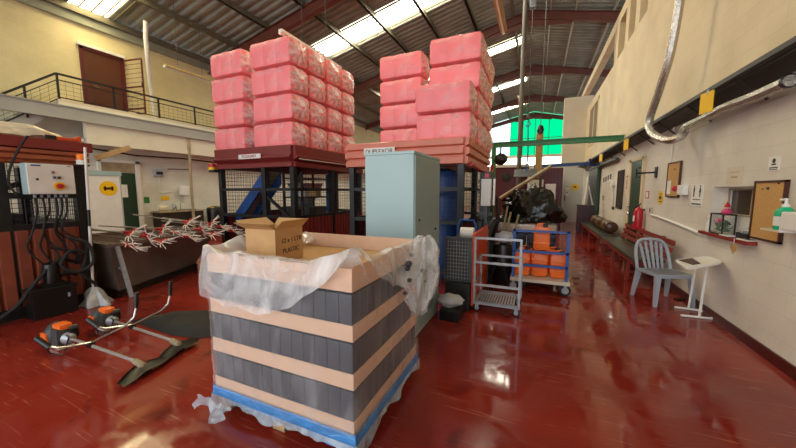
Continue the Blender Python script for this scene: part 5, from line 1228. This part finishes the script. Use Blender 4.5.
MB().bb((-.26, -.2, .03), (.26, .25, 1.0)).to('body', 'plum', pb); MB().bb((-.28, -.22, 1.0), (.28, .27, 1.04)).to('top', 'plum', pb); MB().bb((-.24, -.18, 0), (.24, .23, .03)).to('plinth', 'ink', pb); MB().bb((-.005, -.205, .08), (.005, -.2, .96)).to('door_gap', 'ink', pb)
t = thing('white_stand', 'white tripod stand on top of the plum cabinet', 'stand', (1.7, 13.5, 1.04))
for a in (0, 2.1, 4.2): MB().tube([(.2*math.cos(a), .2*math.sin(a), 0), (0, 0, .85)], .025, 8).to('leg', 'whitep', t, True)
MB().lathe([(.05, .8), (.04, .95), (.02, 1.05)], seg=12).to('head', 'whitep', t, True); MB().tube([(.1, 0, .42), (-.05, .09, .42), (-.05, -.09, .42), (.1, 0, .42)], .012, 6).to('spreader', 'whitep', t)

# benches
def bench(y0, y1, legs, label, back):
    t = thing('bench', label, 'bench', (1.7, (y0+y1)/2, 0))
    MB().bb((1.47, y0, .405), (1.9, y1, .46), .02).to('seat_pad', 'vinyl', t, True, True)
    f = MB(); f.bb((1.49, y0+.02, .34), (1.52, y1-.02, .405)); f.bb((1.86, y0+.02, .34), (1.89, y1-.02, .405)); f.bb((1.5, y0+.02, .34), (1.88, y0+.05, .4)); f.bb((1.5, y1-.05, .34), (1.88, y1-.02, .4)); f.to('seat_frame', 'redwood', t, world=True)
    for y in legs:
        MB().bar((1.5, y, 0), (1.52, y, .36), .055).to('leg', 'redwood', t, world=True); MB().bar((1.9, y, 0), (1.87, y, .4), .055).to('leg', 'redwood', t, world=True)
        MB().bar((1.51, y, .15), (1.885, y, .15), .035).to('stretcher', 'redwood', t, world=True)
    if back:
        for y in legs: MB().bar((1.88, y, .38), (1.98, y, .80), .05).to('back_post', 'redwood', t, world=True)
        for x, z in ((1.895, .54), (1.92, .65), (1.945, .76)): MB().bb((x-.012, y0-.15, z-.04), (x+.012, y1-.1, z+.035)).to('back_slat', 'redwood', t, world=True)
    return t
bench(6.15, 9.0, (6.55, 7.7, 8.8), 'nearer olive padded bench with a red slatted back along the right wall', True)
bench(9.2, 12.9, (9.5, 11, 12.6), 'farther olive padded bench along the right wall with a brown bolster on it', False)
t = thing('bolster', 'long brown padded bolster lying on the farther bench', 'bolster', (1.8, 10.9, .462))
for i in range(3):
    y = -1.35+i*.92; f = MB(); f.lathe([(.1, 0), (.145, .03), (.15, .1), (.15, .8), (.145, .87), (.1, .9)], (0, 0, 0), 18, Matrix.Rotation(-PI/2, 4, 'X')); f.bm.transform(Matrix.Translation((0, y, .15))); f.to('cushion', 'bvinyl', t, True)
for y in (-.9, .0, .85): f = MB(); f.lathe([(.152, -.03), (.155, 0), (.152, .03)], (0, y, .153), 18, Matrix.Rotation(-PI/2, 4, 'X')); f.to('strap', 'beigewood', t, True)

# plastic chair
c = thing('plastic_chair', 'grey moulded plastic garden chair beside the bench, back to the far end', 'chair', (1.67, 5.42, 0), R(-72))
f = MB()
def seat(u, v):
    x = -.2+.42*u; y = (v-.5)*(.44-.04*u)
    return (x, y, .43-.02*math.sin(PI*u)*math.sin(PI*v)-.03*max(0, u-.85)/.15+.012*u)
f.grid(14, 12, seat); bmesh.ops.solidify(f.bm, geom=list(f.bm.faces), thickness=.012); f.to('seat', 'greyp', c, True)
f = MB(); f.bb((-.2, -.225, .395), (.2, -.21, .44), .004); f.bb((-.2, .21, .395), (.2, .225, .44), .004); f.bb((.19, -.21, .385), (.21, .21, .435), .004); f.to('apron', 'greyp', c)
arch = []
for i in range(25):
    a = PI*i/24; y = -.225*math.cos(a)*(1 if True else 1); y = math.copysign(abs(math.cos(a))**.55*.225, -math.cos(a)); z = .42+.42*math.sin(a)**.5
    arch.append((-.2-.13*(z-.42)/.42, y, z))
f = MB(); f.tube(arch, .022, 8); b_ = f.to('backrest', 'greyp', c, True)
for i in range(5):
    y = -.13+.065*i; zt = .83-.05*abs(i-2)*.5
    MB().prism([(-.2, y*.85-.015, .42), (-.2, y*.85+.015, .42), (-.325, y*1.1+.019, zt), (-.325, y*1.1-.019, zt)], (.01, 0, .003)).to('slat', 'greyp', b_)
for (sx, sy) in ((-1, -1), (-1, 1), (1, -1), (1, 1)):
    f = MB(); tx, ty = sx*.19, sy*.205; bx, by = sx*.26 if sx < 0 else .225, sy*.235
    f.prism([(bx-.02, by-.02, 0), (bx+.02, by-.02, 0), (bx+.02, by+.02, 0), (bx-.02, by+.02, 0)], (0, 0, .001)); f.bm.clear()
    vs = [f.bm.verts.new(p) for p in ((bx-.018, by-.018, 0), (bx+.018, by-.018, 0), (bx+.018, by+.018, 0), (bx-.018, by+.018, 0), (tx-.03, ty-.03, .43), (tx+.03, ty-.03, .43), (tx+.03, ty+.03, .43), (tx-.03, ty+.03, .43))]
    for q in ((3, 2, 1, 0), (4, 5, 6, 7), (0, 1, 5, 4), (1, 2, 6, 5), (2, 3, 7, 6), (3, 0, 4, 7)): f.bm.faces.new([vs[k_] for k_ in q])
    f.to('leg', 'greyp', c)

# white side table
tb = thing('side_table', 'white tubular side table with a tilted top against the right wall', 'table', (1.85, 4.95, 0))
r_ = .014
MB().tube([(1.74, 5.18, r_), (2.0, 5.16, r_), (2.02, 5.12, r_), (2.02, 4.92, r_), (2.0, 4.88, r_), (1.7, 4.86, r_)], r_, 8).to('base', 'white', tb, True, True)
MB().tube([(1.88, 5.17, .015), (1.88, 5.08, .66)], r_, 8).to('upright', 'white', tb, True, True); MB().tube([(1.88, 4.87, .015), (1.9, 4.86, .69)], r_, 8).to('upright', 'white', tb, True, True)
cs = [Vector(p) for p in ((1.63, 4.98, .66), (2.03, 5.2, .70), (2.01, 4.78, .71), (1.58, 4.48, .66))]
def rr(k, off):
    n_ = 40; cen = sum(cs, Vector())/4
    s_ = k*4; i = int(s_) % 4; fr = s_-int(s_)
    a, b = cs[i], cs[(i+1) % 4]; p = a.lerp(b, fr); e = min(fr, 1-fr)
    return p.lerp(cen, .10*max(0, 1-e/.18)**2)+Vector((0, 0, off))
f = MB(); f.prism([tuple(rr(i/56, 0)) for i in range(56)], (0, 0, .02)); f.to('table_top', 'white', tb, world=True)
f = MB(); f.tube([tuple(rr(i/56, .02)) for i in range(56)]+[tuple(rr(0, .02))], .008, 6, False); f.to('rim', 'white', tb, world=True)
cen = sum(cs, Vector())/4
o = MB().prism([tuple(cs[0].lerp(cen, .18)+Vector((0, 0, .021))), tuple(cs[0].lerp(cs[1], .5).lerp(cen, .1)+Vector((0, 0, .021))), tuple(cs[3].lerp(cs[2], .42).lerp(cen, .5)+Vector((0, 0, .021))), tuple(cs[3].lerp(cen, .52)+Vector((0, 0, .021)))], (0, 0, .008)).to('brown_folder', 'frame'); origin(tag(o, 'brown folder lying on the white side table', 'folder'), tuple(cs[0]+Vector((.1, 0, .02))))
o = MB().box((0, 0, .01), (.12, .06, .02), R(20), .006).to('dark_scrap', 'darkmetal'); o.location = (1.93, 5.62, 0); tag(o, 'small dark object on the floor under the plastic chair', 'scrap')

# ------------------------------------------------------------------ light and camera
W = bpy.data.worlds.new('daylight'); bpy.context.scene.world = W; W.use_nodes = True
bg = W.node_tree.nodes['Background']; bg.inputs['Color'].default_value = lin('#eef2f6'); bg.inputs['Strength'].default_value = 1.5
cam = bpy.data.cameras.new('camera'); co = bpy.data.objects.new('camera', cam); C.objects.link(co)
cam.sensor_width = 36; cam.lens = 314/796*36
co.location = (0, 0, 1.55); co.rotation_euler = (R(90-5.9995), 0, R(23.7615))
cam.clip_start = .05; cam.clip_end = 200
sc = bpy.context.scene; sc.camera = co
sc.view_settings.view_transform = 'Standard'; sc.view_settings.look = 'None'
sc.view_settings.exposure = 1.2; sc.view_settings.gamma = 1; sc.view_settings.use_curve_mapping = False
sc.cycles.use_denoising = True; sc.cycles.transparent_max_bounces = 32; sc.cycles.max_bounces = 10; sc.cycles.diffuse_bounces = 6
sc.cycles.sample_clamp_indirect = 6
